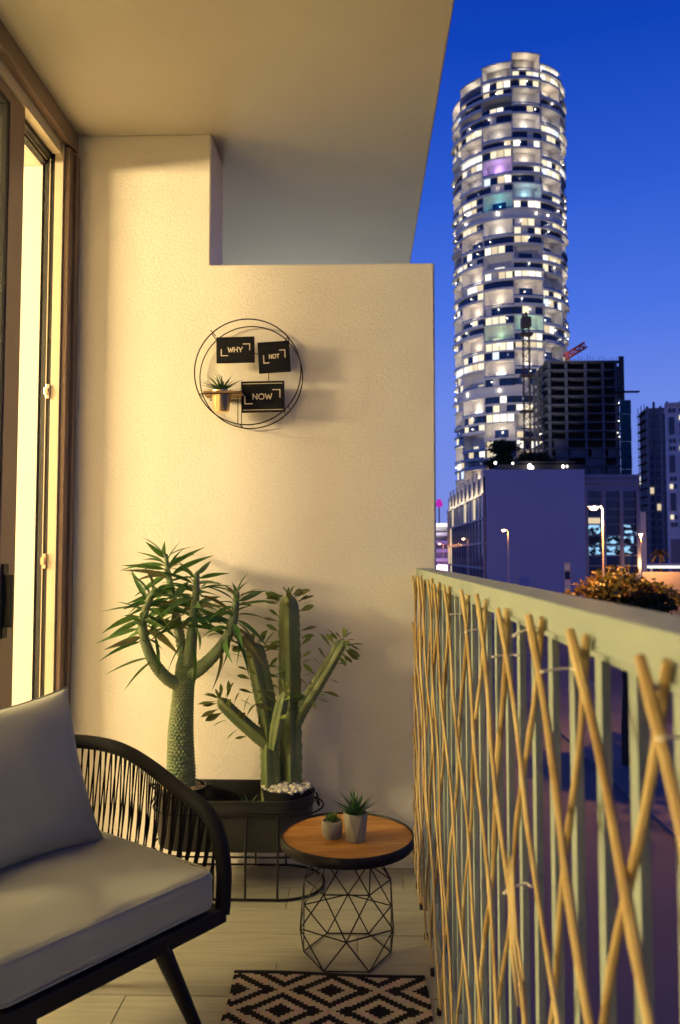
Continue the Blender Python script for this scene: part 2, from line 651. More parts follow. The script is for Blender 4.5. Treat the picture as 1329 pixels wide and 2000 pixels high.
# ground far below
g = MB().box((-900, -300, GROUND_Z - 0.5), (1800, 3000, GROUND_Z)).build('ground', SAND)
struct(g)
rd = MB().box((1.2, -60, GROUND_Z + 0.004), (9.0, 900, GROUND_Z + 0.008)).build('road', ASPHALT)
struct(rd)
rm = MB()
for k in range(26):
    rm.box((5.02, 48 + k * 9, GROUND_Z + 0.012), (5.18, 51.5 + k * 9, GROUND_Z + 0.016))
rm = struct(rm.build('road_markings', PAINTW))
pv = struct(MB().box((9.15, -60, GROUND_Z + 0.004), (14.6, 900, GROUND_Z + 0.13)).build('pavement', PAVE))
kb = struct(MB().box((9.0, -60, GROUND_Z + 0.004), (9.15, 900, GROUND_Z + 0.15)).build('kerb', PAVE))
cr_ = struct(MB().box((15.2, 60, GROUND_Z + 0.01), (400, 92, GROUND_Z + 0.02)).build('side_road', ASPHALT))

# balcony slab and floor tiles
fl = MB().box((XL - 0.03, -0.6, -0.25), (0.30, WY, -0.0085)).build('balcony_floor', GROUT)
struct(fl)
rows = [WY - 0.03 - 0.17 * k for k in range(0, 21)]
joints = {1: -0.247, 2: -0.487, 3: -0.011, 4: -0.24, 5: -0.62, 6: -0.1, 0: -0.75}
for k in range(20):
    y1, y0 = rows[k], rows[k + 1]
    j0 = joints.get(k, random.uniform(-0.9, 0.1))
    xs = [XL - 0.02]
    x = j0 - 0.9
    while x < 0.285:
        if XL + 0.05 < x < 0.23:
            xs.append(x)
        x += 0.9
    xs.append(0.285)
    for a, b in zip(xs[:-1], xs[1:]):
        MB().box((a + 0.0009, y0 + 0.0009, -0.0085), (b - 0.0009, y1 - 0.0009, random.uniform(-0.0006, 0.0004))).build('plank_tile', random.choice(PLANKS), fl, bevel=0.0012)

# ceiling slab runs on past the end wall
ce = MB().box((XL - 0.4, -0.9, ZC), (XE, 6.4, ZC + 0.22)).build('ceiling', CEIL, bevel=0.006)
struct(ce)

# end wall with the opening at its upper right
ew = thing('end_wall', (XL, WY, 0), 'cream stucco end wall of the balcony with an open notch at its upper right', 'wall')
Lp = [(XL - 0.06, -0.2), (XR, -0.2), (XR, ZN), (XN, ZN), (XN, ZC + 0.002), (XL - 0.06, ZC + 0.002)]
MB().loft([[Vector((x, WY, z)) for x, z in Lp], [Vector((x, WY + WT, z)) for x, z in Lp]]).build('wall', STUCCO, ew, bevel=0.008)

# neighbour's facade and back wall beyond the opening
nf = MB().box((XL - 0.4, WY + WT + 0.002, -0.2), (XL - 0.14, 6.4, ZC - 0.002)).build('neighbour_wall', STUCCO)
tag(nf, 'plain facade wall of the neighbouring balcony behind the end wall', 'wall')
nfl = struct(MB().box((XL - 0.14, WY + WT + 0.002, -0.25), (0.30, 6.4, -0.02)).build('neighbour_floor', GROUT))

# lit room behind the door
RX0, RX1, RY0, RY1 = -5.7, XL - 0.22, -1.2, 3.42
for nm, a, b in (('room_end_wall', (RX0, RY1, -0.1), (RX1, RY1 + 0.1, 2.76)), ('room_back_wall', (RX0 - 0.1, RY0, -0.1), (RX0, RY1, 2.76)),
                 ('room_near_wall', (RX0, RY0 - 0.1, -0.1), (RX1, RY0, 2.76)), ('room_ceiling', (RX0 - 0.1, RY0 - 0.1, 2.765), (RX1 + 0.15, RY1 + 0.1, 2.80)),
                 ('room_floor', (RX0 - 0.1, RY0 - 0.1, -0.16), (RX1 + 0.15, RY1 + 0.1, -0.11))):
    struct(MB().box(a, b).build(nm, ROOMW))
# reveal of the masonry round the door, inside
rv = MB()
rv.box((RX1, 2.925, -0.1), (XL - 0.101, RY1 + 0.1, 2.76))
struct(rv.build('door_reveal_wall', ROOMW))
rv = MB().box((RX1, RY0, 2.66), (XL - 0.101, 2.92, 2.76))
struct(rv.build('door_lintel', ROOMW))

# ------------------------------------------------------------------ sliding door
ZH = at_x(137, 286, XL).z
sd = thing('sliding_door', (XL, 1.5, 0), 'bronze framed sliding glass door standing partly open onto the lit room', 'door')
YJ = 2.905
MB().box((XL - 0.02, -0.9, ZH), (XL + 0.012, WY - 0.012, ZC - 0.001)).build('head_box', ALU, sd, bevel=0.003)
MB().box((XL - 0.10, -0.9, ZH + 0.004), (XL - 0.021, WY - 0.004, ZC - 0.001)).build('head_track', ALU, sd)
MB().box((XL - 0.012, YJ + 0.012, -0.004), (XL + 0.008, WY - 0.002, ZH - 0.012)).build('jamb', ALU, sd, bevel=0.002)
MB().box((XL + 0.004, YJ + 0.055, -0.002), (XL + 0.020, WY - 0.003, ZH - 0.02)).build('cover_strip', ALU, sd, bevel=0.002)
MB().box((XL - 0.045, YJ, -0.004), (XL - 0.0125, WY - 0.004, ZH - 0.002)).build('jamb_liner', ALU_LIGHT, sd, bevel=0.001)
MB().box((XL - 0.062, YJ + 0.006, -0.004), (XL - 0.0455, WY - 0.004, ZH - 0.03)).build('gasket', GASKET, sd)
MB().box((XL - 0.0655, YJ + 0.001, -0.004), (XL - 0.0625, WY - 0.004, ZH - 0.03)).build('gasket_trim', ALU_LIGHT, sd)
MB().box((XL - 0.085, YJ + 0.006, -0.004), (XL - 0.0660, WY - 0.004, ZH - 0.03)).build('inner_frame', GASKET, sd)
MB().box((XL - 0.0755, -0.9, ZH - 0.062), (XL - 0.0575, YJ + 0.004, ZH - 0.018)).build('head_liner', GASKET, sd)
MB().box((XL - 0.0795, -0.9, ZH - 0.066), (XL - 0.0757, YJ + 0.004, ZH - 0.018)).build('head_trim', ALU_LIGHT, sd)
MB().box((XL - 0.10, -0.9, ZH - 0.078), (XL - 0.0797, YJ + 0.004, ZH - 0.018)).build('head_seal', GASKET, sd)
MB().box((XL - 0.056, -0.9, ZH - 0.045), (XL - 0.021, YJ - 0.001, ZH + 0.003)).build('head_frame', ALU_LIGHT, sd)
for py in (765, 1096):
    z = at(96, py, YJ).z
    m_ = MB().box((XL - 0.061, YJ - 0.008, z - 0.028), (XL - 0.046, YJ + 0.005, z + 0.028))
    m_.box((XL - 0.065, YJ - 0.013, z - 0.014), (XL - 0.050, YJ - 0.0081, z + 0.014))
    m_.build('keeper', KEEPER, sd, bevel=0.002)
MB().box((XL - 0.16, -0.9, -0.06), (XL - 0.0125, YJ - 0.001, -0.012)).build('sill_track', ALU, sd, bevel=0.002)
# the open leaf
YL1 = at_x(43, 400, XL - 0.035).y
YL0 = at_x(14, 400, XL - 0.035).y
lx0, lx1 = XL - 0.068, XL - 0.030
lf = MB()
lf.box((lx0, YL0, -0.01), (lx1, YL1, ZH - 0.004))
lf.box((lx0, 0.2, ZH - 0.085), (lx1, YL0, ZH - 0.0045))
lf.box((lx0, 0.2, -0.01), (lx1, YL0, 0.085))
lf.box((lx0, 0.11, -0.01), (lx1, 0.2, ZH - 0.004))
lf = lf.build('leaf_frame', ALU, sd, bevel=0.002)
gl_in = MB()
gl_in.box((lx0 + 0.006, YL0 - 0.022, 0.086), (lx1 - 0.004, YL0 - 0.0005, ZH - 0.086))
gl_in.box((lx0 + 0.006, 0.201, ZH - 0.104), (lx1 - 0.004, YL0 - 0.0225, ZH - 0.086))
gl_in.build('leaf_gasket', GASKET, lf)
GLASS = glass_mat('door_glass', (0.90, 0.93, 0.93), 0.12)
MB().box((XL - 0.052, 0.201, 0.086), (XL - 0.047, YL0 - 0.0226, ZH - 0.105)).build('pane', GLASS, lf)
hz = at_x(2, 1175, XL - 0.02).z
yh = YL0 + 0.028
h = MB().box((lx1 + 0.0005, yh - 0.02, hz - 0.12), (lx1 + 0.008, yh + 0.02, hz + 0.12))
h.box((lx1 + 0.0085, yh - 0.012, hz - 0.085), (lx1 + 0.032, yh + 0.006, hz + 0.085))
h.build('handle', BLACK, lf, bevel=0.003)
# second leaf, parked nearer the camera, outside the frame
l2 = MB()
ax0, ax1 = XL - 0.115, XL - 0.075
l2.box((ax0, 0.03, -0.01), (ax1, 0.13, ZH - 0.046))
l2.box((ax0, -0.85, -0.01), (ax1, -0.75, ZH - 0.046))
l2.box((ax0, -0.75, ZH - 0.12), (ax1, 0.03, ZH - 0.0465))
l2.box((ax0, -0.75, -0.01), (ax1, 0.03, 0.085))
l2 = l2.build('leaf_frame', ALU, sd, bevel=0.002)
MB().box((XL - 0.098, -0.75, 0.086), (XL - 0.093, 0.03, ZH - 0.121)).build('pane', GLASS, l2)

# ------------------------------------------------------------------ railing
XI, XO = 0.210, 0.279
ZT = 1.107
ZB = 1.072
RY = -0.35
rl = thing('balcony_railing', (0.235, 1.3, 0), 'cream painted metal railing with flat vertical pickets along the open side', 'railing')
MB().box((XI, RY, ZB), (XO, WY - 0.001, ZT)).build('cap_rail', RAIL, rl, bevel=0.003)
MB().box((XI + 0.012, RY, ZB - 0.010), (XI + 0.042, WY - 0.001, ZB - 0.0005)).build('under_rail', RAIL, rl, bevel=0.001)
MB().box((XI + 0.010, RY, 0.035), (XI + 0.042, WY - 0.001, 0.065)).build('bottom_rail', RAIL, rl, bevel=0.002)
pk = MB().box((-0.0045, -0.010, 0.066), (0.0045, 0.010, ZB - 0.0105)).mesh('picket', RAIL)
k = 0
y = 0.6817 - 0.0975 * 10
while y < WY - 0.03:
    inst('picket', pk, Matrix.Translation((0.236, y, 0)), rl)
    y += 0.0975

# ------------------------------------------------------------------ willow trellis
tr = thing('willow_trellis', (0.2, 1.3, 0), 'expanding trellis of crossed yellow willow sticks tied along the inside of the railing', 'trellis')
ZTOP, ZBOT = 1.085, 0.045


def stick(y0, ztop, slope, x, rad, bow):
    pts, rr = [], []
    n = 36
    nodes = random.randint(3, 7)
    zb = ZBOT + random.uniform(-0.02, 0.03)
    for i in range(n + 1):
        f = i / n
        z = ztop + (zb - ztop) * f
        y = y0 + slope * (ztop - z) + bow * math.sin(PI * f) + 0.004 * math.sin(7 * f + y0 * 31)
        if y > WY - 0.015 or y < RY:
            break
        pts.append((x + 0.003 * math.sin(5 * f + y0 * 17) + 0.0025 * math.sin(2 * PI * f * 3), y, z))
        rr.append(rad * (1 - 0.25 * f) * (1 + 0.07 * math.sin(i * 1.3 + y0 * 9) + (0.24 if i % nodes == 1 else 0.0)))
    if len(pts) < 3:
        return None
    return MB().tube(pts, rr, 7).build('stick', random.choice(BAMBOO), tr, smooth=True)


tops = [-0.32, -0.144, 0.032, 0.208, 0.385, 0.5612, 0.7376, 0.9132, 1.1155, 1.3095, 1.5453, 1.8168, 2.06, 2.29, 2.50, 2.70, 2.87]
for i, y in enumerate(tops):
    jit = random.uniform(-0.008, 0.008)
    stick(y + jit, ZTOP + random.uniform(-0.004, 0.010), -0.72 + random.uniform(-0.06, 0.06), 0.193, 0.0036 * random.uniform(0.8, 1.2), random.uniform(-0.012, 0.012))
    stick(y - 0.020 + jit, ZTOP + random.uniform(-0.006, 0.006), 0.46 + random.uniform(-0.05, 0.05), 0.2035, 0.0040 * random.uniform(0.8, 1.2), random.uniform(-0.012, 0.012))
# sticks whose lower halves only show: they start at the far end wall and in front of the camera
for kx in range(5):
    z0 = ZTOP - 0.18 - kx * 0.20
    stick(WY - 0.03, z0, -0.72, 0.193, 0.0043, 0.0)
# a splinter pair tied on at mid height
for q in range(3):
    a = at_x(996 + q * 4, 1752, 0.190)
    b = at_x(1012 + q * 6, 1965 - q * 25, 0.190)
    MB().tube([a + Vector((0, 0.004, 0.05)), a + Vector((0, 0.002, 0.02)), (a + b) / 2 + Vector((-0.002, 0.003, 0)), b], [0.0008, 0.0026, 0.0028, 0.0012], 6).build('stick', BAMBOO[2], tr, smooth=True)
for px, py, dz in ((962, 1283, 0.0), (1003, 1242, 0.004), (1058, 1312, 0.0), (1288, 1443, -0.002), (985, 1745, 0.002), (908, 1235, 0.002), (880, 1200, 0.0)):
    c = at_x(px, py, 0.187)
    MB().tube([c, c + Vector((0.010, 0.012, dz)), c + Vector((0.034, 0.024, dz * 2)), c + Vector((0.040, 0.016, dz))], 0.0026, 6, flat=0.5).build('cable_tie', TIE, tr, smooth=True)
# dark rubber tips on the lower ends
for px, py in ((816, 1735), (823, 1775), (833, 1835), (845, 1905), (858, 1985)):
    c = at_x(px, py, 0.196)
    MB().tube([c + Vector((0, 0, -0.018)), c + Vector((0, 0, 0.018))], 0.006, 8).build('stick_tip', BLACK, tr, smooth=True)

# ================================================================== TOWN
# ------------------------------------------------------------------ round apartment tower
TX, TY, TR, FH = 59.7, 310.0, 22.4, 3.34
VIEW = math.atan2(TX, TY)          # turn the sectors to face the camera
NF = 58
tw = thing('apartment_tower', (TX, TY, GROUND_Z), 'tall round apartment tower of stepped white balconies with lit windows', 'tower')
ROT = Matrix.Rotation(VIEW * -1.0, 4, 'Z')


def tplace(z, ang=0.0):
    return Matrix.Translation((TX, TY, z)) @ Matrix.Rotation(-VIEW, 4, 'Z') @ Matrix.Rotation(ang, 4, 'Z')


SEC = R(30)
A0 = R(-26)
MB().arc(0.5, TR - 4.3, R(-180), R(180), 0, 56 * FH, 48).mesh('core', TCORE)
inst('core', bpy.data.meshes['core'], tplace(GROUND_Z), tw)
# balcony piece: slab plus upstand (glass front of the balustrade in pale paint)
bal = MB()
bal.arc(TR - 4.4, TR - 0.16, 0, SEC, 0, 0.32, 8)
bal.arc(TR - 0.158, TR, -0.0004, SEC + 0.0004, -0.14, 0.66, 8)
bal_me = bal.mesh('balcony', TWHITE)
bal2 = MB()
bal2.arc(TR - 4.4, TR + 0.24, 0, SEC, 0, 0.32, 8)
bal2.arc(TR + 0.242, TR + 0.42, -0.0004, SEC + 0.0004, -0.16, 1.02, 8)
bal3 = MB()
bal3.arc(TR - 4.4, TR - 0.36, 0, SEC, 0, 0.32, 8)
bal3.arc(TR - 0.358, TR - 0.2, -0.0004, SEC + 0.0004, -0.14, 0.42, 8)
bal_mes = [bal_me, bal_me, bal2.mesh('balcony', TWHITE), bal3.mesh('balcony', TWHITE)]
BGLASS = glass_mat('balustrade_tint', (0.30, 0.42, 0.62), 0.22)
rail_me = MB().arc(TR - 0.10, TR - 0.04, 0.004, SEC - 0.004, 0.662, 1.10, 8).mesh('balustrade_glass', BGLASS)
bay = MB()
bay.arc(TR - 4.28, TR - 4.0, 0.0, SEC, 0.33, 2 * FH - 0.005, 8)
bay.arc(TR - 3.99, TR - 0.55, 0.0, 0.016, 0.33, 2 * FH - 0.005, 1)
bay.arc(TR - 3.99, TR - 0.55, SEC - 0.016, SEC, 0.33, 2 * FH - 0.005, 1)
bay_me = bay.mesh('bay_wall', TWHITE)
bayw_me = [MB().arc(TR - 3.98, TR - 3.90, a, b, 0.35, hh, 3).mesh('bay_window', m_) for a, b, hh, m_ in
           ((0.12, 0.40, 4.6, TGLASS), (0.10, 0.24, 2.6, LIT[0]), (0.26, 0.44, 2.6, LIT[1]), (0.16, 0.36, 3.0, LIT[2]))]
NP = 4
pa = (SEC - 0.03) / NP
pane_me = {}
for mi, m_ in enumerate([TGLASS] + LIT + [TWHITE]):
    pane_me[mi] = MB().arc(TR - 1.05, TR - 0.95, 0.006, pa - 0.008, 0.33, FH - 0.02, 2).mesh('window_pane', m_)
wallb_me = MB().arc(TR - 1.5, TR - 1.2, 0, SEC, 0.33, FH - 0.01, 6).mesh('window_wall', TDARK)
mech_me = MB().arc(TR - 1.4, TR - 0.7, 0, SEC, 0.33, FH - 0.01, 6).mesh('plant_floor_wall', TWHITE)
panes_left = []
lampdots = MB()
rnd = random.Random(11)
tint_bays = {(0, 41): (0.25, 0.95, 1.0), (0, 45): (0.62, 0.35, 1.0), (1, 43): (0.45, 0.85, 1.0), (1, 48): (0.62, 0.42, 1.0), (0, 26): (0.6, 1.0, 0.5), (1, 27): (0.5, 1.0, 0.65),
             (-1, 16): (0.75, 0.3, 1.0), (-2, 15): (0.75, 0.25, 1.0), (-2, 11): (0.75, 0.25, 1.0)}


def phase(f):
    return 0 if f > 52 else (1 if f > 40 else (2 if f > 20 else 3))


cand = []
for s in range(-3, 5):
    a_s = A0 + s * SEC
    mid = a_s + SEC / 2
    for f in range(9, {0: 58, 1: 59, -1: 57, 2: 58, 3: 57}.get(s, 56)):
        z = GROUND_Z + f * FH
        ph = (f - s - phase(f)) % 4
        mech = f in (20, 40)
        second = (ph == 1) and not mech and (f - 1) not in (20, 40)
        first = (ph == 0) and not mech and (f + 1) not in (20, 40) and f + 1 < {0: 58, 1: 59, -1: 57, 2: 58, 3: 57}.get(s, 56)
        if second and f > 9:
            continue
        vis = abs(mid) < R(100)
        if not vis:
            continue
        inst('balcony', rnd.choice(bal_mes), tplace(z, a_s), tw)
        if first:
            inst('bay_wall', bay_me, tplace(z, a_s), tw)
            inst('balustrade_glass', rail_me, tplace(z, a_s), tw)
            for q in rnd.sample([0, 1, 2, 3], 1):
                inst('bay_window', bayw_me[q], tplace(z, a_s), tw)
            t_ = tint_bays.get((s, f)) or tint_bays.get((s, f - 1)) or tint_bays.get((s, f + 1))
            lit = rnd.random() < 0.85 or f >= 54
            if (lit or t_) and abs(mid) < R(88):
                aa = mid
                p = tplace(0, 0) @ Vector(((TR - 2.2) * math.sin(aa), -(TR - 2.2) * math.cos(aa), 0))
                lc = t_ or rnd.choice([(1, 0.84, 0.58), (1, 0.80, 0.52), (1, 0.88, 0.66)])
                lamp('balcony_lamp', 'POINT', (p.x, p.y, z + 1.15 * FH), (rnd.uniform(70, 300) if f < 54 else 380) * (1.5 if t_ else 1), lc, 0.25)
        else:
            inst('window_wall' if not mech else 'plant_floor_wall', wallb_me if not mech else mech_me, tplace(z, a_s), tw)
            if not mech:
                run = 0
                allow = rnd.random()
                for q in range(NP):
                    pr = 0.10 if allow < 0.38 else 0.62
                    mi = (5 if rnd.random() < 0.16 else 0) if rnd.random() > pr else rnd.choices([1, 2, 3, 4], [5, 3, 4, 0.5])[0]
                    cand.append((-math.cos(mid), f, s, q, mi))
            # a small wall lamp out on the balcony, lighting the soffit above and the upstand
            if rnd.random() < (0.80 if not mech else 1.0) and abs(mid) < R(88):
                aa = a_s + SEC * rnd.choice([0.25, 0.5, 0.78])
                rl_ = TR - 0.42
                p = tplace(0, 0) @ Vector((rl_ * math.sin(aa), -rl_ * math.cos(aa), 0))
                lamp('soffit_lamp', 'POINT', (p.x, p.y, z + FH - 1.15), rnd.uniform(8, 26) if not mech else 60, (1, 0.88, 0.70), 0.12)
                if rnd.random() < 0.8:
                    lampdots.ball((p.x, p.y, z + FH - rnd.uniform(0.4, 1.3)), 0.19, 6, 4)
cand.sort()
for i, (c_, f, s, q, mi) in enumerate(cand):
    M_ = tplace(GROUND_Z + f * FH, A0 + s * SEC + 0.015 + q * pa)
    if i < 296:
        inst('window_pane', pane_me[mi], M_, tw)
    else:
        panes_left.append((M_, mi))
for mi in range(6):
    mb = MB()
    for M_, k in panes_left:
        if k == mi:
            me = pane_me[mi]
            mb.add([M_ @ v.co for v in me.vertices], [tuple(p.vertices) for p in me.polygons])
    if mb.v:
        o = mb.build('side_panes', [TGLASS, *LIT, TWHITE][mi], tw)
        o['kind'] = 'stuff'
o = lampdots.build('balcony_lamps', LAMPM, tw, smooth=True)
o['kind'] = 'stuff'
# crown: stepped parapet and roof
inst('roof', MB().arc(0.3, TR - 0.3, R(-180), R(180), 0.003, 0.4, 48).mesh('roof', TWHITE), tplace(GROUND_Z + 56 * FH), tw)
for s_, n_f in ((-1, 57), (0, 58), (1, 59), (2, 58), (3, 57)):
    inst('crown_slab', MB().arc(3.0, TR, 0.0, SEC, 0, 0.45, 8).mesh('crown_slab', TWHITE), tplace(GROUND_Z + n_f * FH, A0 + s_ * SEC), tw)
    inst('crown_wall', MB().arc(8.0, TR - 4.0, 0.0, SEC, 0, (n_f - 56) * FH - 0.41, 8).mesh('crown_wall', TCORE), tplace(GROUND_Z + 56 * FH + 0.405, A0 + s_ * SEC), tw)
lo = MB().arc(0.5, TR - 0.4, R(-180), R(180), 0, 9 * FH - 0.02, 40).mesh('lower_storeys', TCORE)
inst('lower_storeys', lo, tplace(GROUND_Z), tw)

# added unseen spot at plaza level, aimed up to brighten the white balconies
for fx_, fy_, zz, pw in ((4.0, 172.0, 105.0, 215000),):
    fl_ = lamp('tower_fill_spot', 'SPOT', (fx_, fy_, GROUND_Z + 0.8), pw, (1.0, 0.89, 0.82), 0.4, None, Vector((TX - 7 - fx_, TY - fy_, zz)))
    fl_.data.spot_size = R(43)
    fl_.data.spot_blend = 0.6
    ft = thing('fill_light', (fx_, fy_, GROUND_Z), 'added unseen fill light aimed up at the round tower', 'fill_light')
    MB().box((fx_ - 0.4, fy_ - 0.3, GROUND_Z), (fx_ + 0.4, fy_ + 0.3, GROUND_Z + 0.3)).build('base', CONCR_D, ft)

# ------------------------------------------------------------------ concrete frame under construction
cb_y0, cb_y1 = 252.0, 274.0
cx0 = at(1072, 900, cb_y0).x
cx1 = at(1214, 900, cb_y0).x
ctop = at(1140, 705, cb_y0).z
cbd = thing('construction_building', ((cx0 + cx1) / 2, (cb_y0 + cb_y1) / 2, GROUND_Z), 'dark unfinished concrete frame building in front of the round tower', 'building')
fh = 2.82
nfl_ = int((ctop - GROUND_Z) / fh)
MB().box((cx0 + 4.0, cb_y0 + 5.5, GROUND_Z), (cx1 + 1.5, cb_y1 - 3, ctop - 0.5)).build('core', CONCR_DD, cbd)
for k in range(nfl_ + 1):
    z = ctop - k * fh
    if z < 8:
        break
    MB().box((cx0 - 0.4, cb_y0 - 0.5, z - 0.34), (cx1 + 0.2, cb_y1, z)).build('floor_slab', CONCR_D, cbd)
cols_x = [at(p, 900, cb_y0).x for p in (1076, 1109, 1147, 1181, 1207)]
for x in cols_x:
    MB().box((x - 0.38, cb_y0 + 0.0, 6), (x + 0.38, cb_y0 + 0.8, ctop - 0.345)).build('column', CONCR_D, cbd)
for y in (cb_y0 + 7.5, cb_y0 + 15, cb_y1 - 1.2):
    MB().box((cx0, y, 6), (cx0 + 0.7, y + 0.8, ctop - 0.345)).build('column', CONCR_D, cbd)
for (i0, k) in ((0, 9), (1, 10), (2, 10), (0, 10), (2, 11), (0, 11), (1, 12), (3, 10), (3, 12), (2, 12)):
    z = ctop - (k + 1) * fh
    xa, xb = cols_x[i0] + 0.4, cols_x[min(4, i0 + 1)] - 0.4
    xa += (xb - xa) * random.uniform(0, 0.3)
    MB().box((xa, cb_y0 + 0.2, z + 0.01), (xb, cb_y0 + 0.5, z + fh - 0.36)).build('infill_wall', CONCR_D, cbd)
tx0, tx1 = at(1207, 900, cb_y0).x + 0.6, at(1232, 900, cb_y0).x
tn = MB()
nn = 10
for k in range(nn):
    za, zb = 6 + (ctop - 13 - 6) * k / nn, 6 + (ctop - 13 - 6) * (k + 1) / nn
    tn.box((tx0, cb_y0 - 1.2 - 0.2 * (k % 2), za), (tx1, cb_y0 - 0.9 - 0.2 * (k % 2), zb - 0.05))
tn.build('safety_net', TEAL, cbd)
MB().box((tx0, cb_y0 - 1.1, ctop - 12.9), (tx0 + 1.6, cb_y0 - 0.7, ctop + 1.2)).build('hoist_shaft', CONCR_DD, cbd)
MB().box((tx0 - 2, cb_y0 - 2.5, ctop - 10.6), (tx1 + 2.6, cb_y0 - 0.52, ctop - 10.3)).build('catch_platform', CRANED, cbd)
pp = MB()
for k in range(26):
    x = cx0 + (cx1 - cx0) * k / 25
    hgt = random.uniform(0.5, 1.8)
    pp.box((x - 0.06, cb_y0 + 0.2, ctop + 0.002), (x + 0.06, cb_y0 + 0.32, ctop + hgt))
pp.build('starter_bars', CRANED, cbd)['kind'] = 'stuff'
lp = MB()
for px, py in ((1209, 787), (1209, 822), (1210, 853), (1207, 845)):
    lp.ball(at(px, py, cb_y0 - 1.6), 0.13, 6, 4)
lp.build('site_lamps', LAMPM, cbd)['kind'] = 'stuff'


# ------------------------------------------------------------------ cranes
def lattice(p0, p1, wd, n, m_, name, parent, r=0.09):
    p0, p1 = Vector(p0), Vector(p1)
    d = (p1 - p0).normalized()
    u = d.cross(Vector((0, 1, 0)))
    u = u.normalized() if u.length > 0.1 else Vector((1, 0, 0))
    v = d.cross(u).normalized()
    mb = MB()
    cs = [u * a * wd / 2 + v * b * wd / 2 for a, b in ((-1, -1), (1, -1), (1, 1), (-1, 1))]
    for c in cs:
        mb.tube([p0 + c, p1 + c], r * 1.5, 4)
    for i in range(n):
        a = p0 + (p1 - p0) * (i / n)
        b = p0 + (p1 - p0) * ((i + 1) / n)
        for k in range(4):
            c1, c2 = cs[k], cs[(k + 1) % 4]
            mb.tube([a + c1, b + c2] if i % 2 else [a + c2, b + c1], r, 4)
    return mb.build(name, m_, parent)


y = 246.0
b0 = at(1031, 900, y)
c1 = thing('tower_crane', (b0.x, y, GROUND_Z), 'dark lattice mast of a crane standing in front of the round tower', 'crane')
tp = at(1031, 640, y)
lattice((b0.x, y, GROUND_Z), (b0.x, y, tp.z), 1.9, 40, CRANED, 'mast', c1, 0.10)
for py in (655, 735, 805, 860, 890):
    z = at(1031, py, y).z
    MB().box((b0.x - 2.0, y - 1.6, z), (b0.x + 2.0, y + 1.6, z + 0.5)).build('mast_collar', CRANED, c1)
MB().box((b0.x - 1.5, y - 1.5, tp.z + 0.02), (b0.x + 1.5, y + 1.5, tp.z + 3.2)).build('cab', CRANED, c1, bevel=0.2)
lattice((b0.x, y, tp.z + 3.2), at(1024, 612, y), 1.2, 4, CRANED, 'mast_head', c1, 0.1)
y = 262.0
b0 = at(1101, 700, y)
c2 = thing('luffing_crane', (b0.x, y, ctop), 'red crane jib sticking up from the roof of the unfinished building', 'crane')
MB().box((b0.x - 1.6, y - 1, ctop), (b0.x + 2.2, y + 1, ctop + 1.9)).build('machine_deck', CRANER, c2, bevel=0.15)
lattice(b0 + Vector((0.5, 0, 0.4)), at(1143, 674, y), 1.7, 7, CRANER, 'jib', c2, 0.2)
lamp('crane_lamp', 'POINT', at(1104, 690, y - 4), 380, (1, 0.8, 0.7), 0.3)

# ------------------------------------------------------------------ podium building with blank side wall
P0 = at(945, 1000, 100.0)
P1 = at(1143, 1000, 100.0)
ptop = at(1040, 917, 100.0).z
pY1 = 141.0
pb = thing('podium_building', ((P0.x + P1.x) / 2, 120, GROUND_Z), 'low building with a blank lavender side wall and glazed street front', 'building')
MB().box((P0.x + 0.3, 100, GROUND_Z), (P1.x, pY1, ptop - 0.8)).build('body', LAV, pb)
MB().box((P0.x + 0.05, 100, ptop - 0.798), (P1.x + 0.02, 100.4, ptop)).build('parapet', LAV, pb)
MB().box((P1.x - 0.4, 100.402, ptop - 0.798), (P1.x + 0.02, pY1, ptop)).build('parapet', LAV, pb)
zlv = [ptop - 3.1 - k * 3.15 for k in range(5)]
for z in zlv:
    MB().box((P0.x - 0.18, 100.0, z - 0.14), (P0.x + 0.298, pY1, z + 0.14)).build('floor_band', MULL, pb)
NCOL = 13
cw = (pY1 - 100.4) / NCOL
for k in range(NCOL + 1):
    y = 100.2 + cw * k
    MB().box((P0.x - 0.10, y - 0.10, GROUND_Z), (P0.x + 0.2, y + 0.10, zlv[0] - 0.142)).build('mullion', MULL, pb)
for r_ in range(4):
    for k in range(NCOL):
        y = 100.2 + cw * k
        m_ = TGLASS
        if (r_, k) in ((2, 11), (1, 11), (3, 11), (2, 12)) or random.random() < 0.05:
            m_ = LIT[1]
        MB().box((P0.x + 0.05, y + 0.102, zlv[r_ + 1] + 0.142), (P0.x + 0.12, y + cw - 0.102, zlv[r_] - 0.142)).build('window_pane', m_, pb)
# crown of folded white fins washed by a lamp strip
FINW = mat('fin_white', (0.72, 0.64, 0.52), 0.6)
NFIN = 9
fw = (pY1 - 100.6) / NFIN
for k in range(NFIN):
    y = 100.3 + fw * k
    fz0, fz1 = zlv[0] + 0.142, ptop + 0.1
    x = P0.x
    pr_ = (0.05, 0.02, 0.06)[k % 3]
    wv = fw * (0.40, 0.50, 0.36)[k % 3]
    tp0 = fw * 0.10 * (k % 2)
    mb = MB()
    mb.add([(x + 0.02, y + 0.05, fz0), (x - pr_, y + wv, fz0), (x - pr_ + 0.10, y + wv + 0.12, fz0), (x + 0.11, y + 0.2, fz0),
            (x + 0.02, y + 0.05 + tp0, fz1), (x - pr_ * 0.55, y + wv * 0.85, fz1), (x - pr_ * 0.55 + 0.10, y + wv * 0.85 + 0.12, fz1), (x + 0.11, y + 0.2 + tp0, fz1)],
           [(0, 1, 5, 4), (1, 2, 6, 5), (2, 3, 7, 6), (3, 0, 4, 7), (4, 5, 6, 7), (3, 2, 1, 0)])
    mb.build('crown_fin', FINW, pb)
    lamp('fin_lamp', 'POINT', (P0.x - 0.85, y + 0.9, zlv[0] + 0.4), 75, (1, 0.80, 0.50), 0.08)
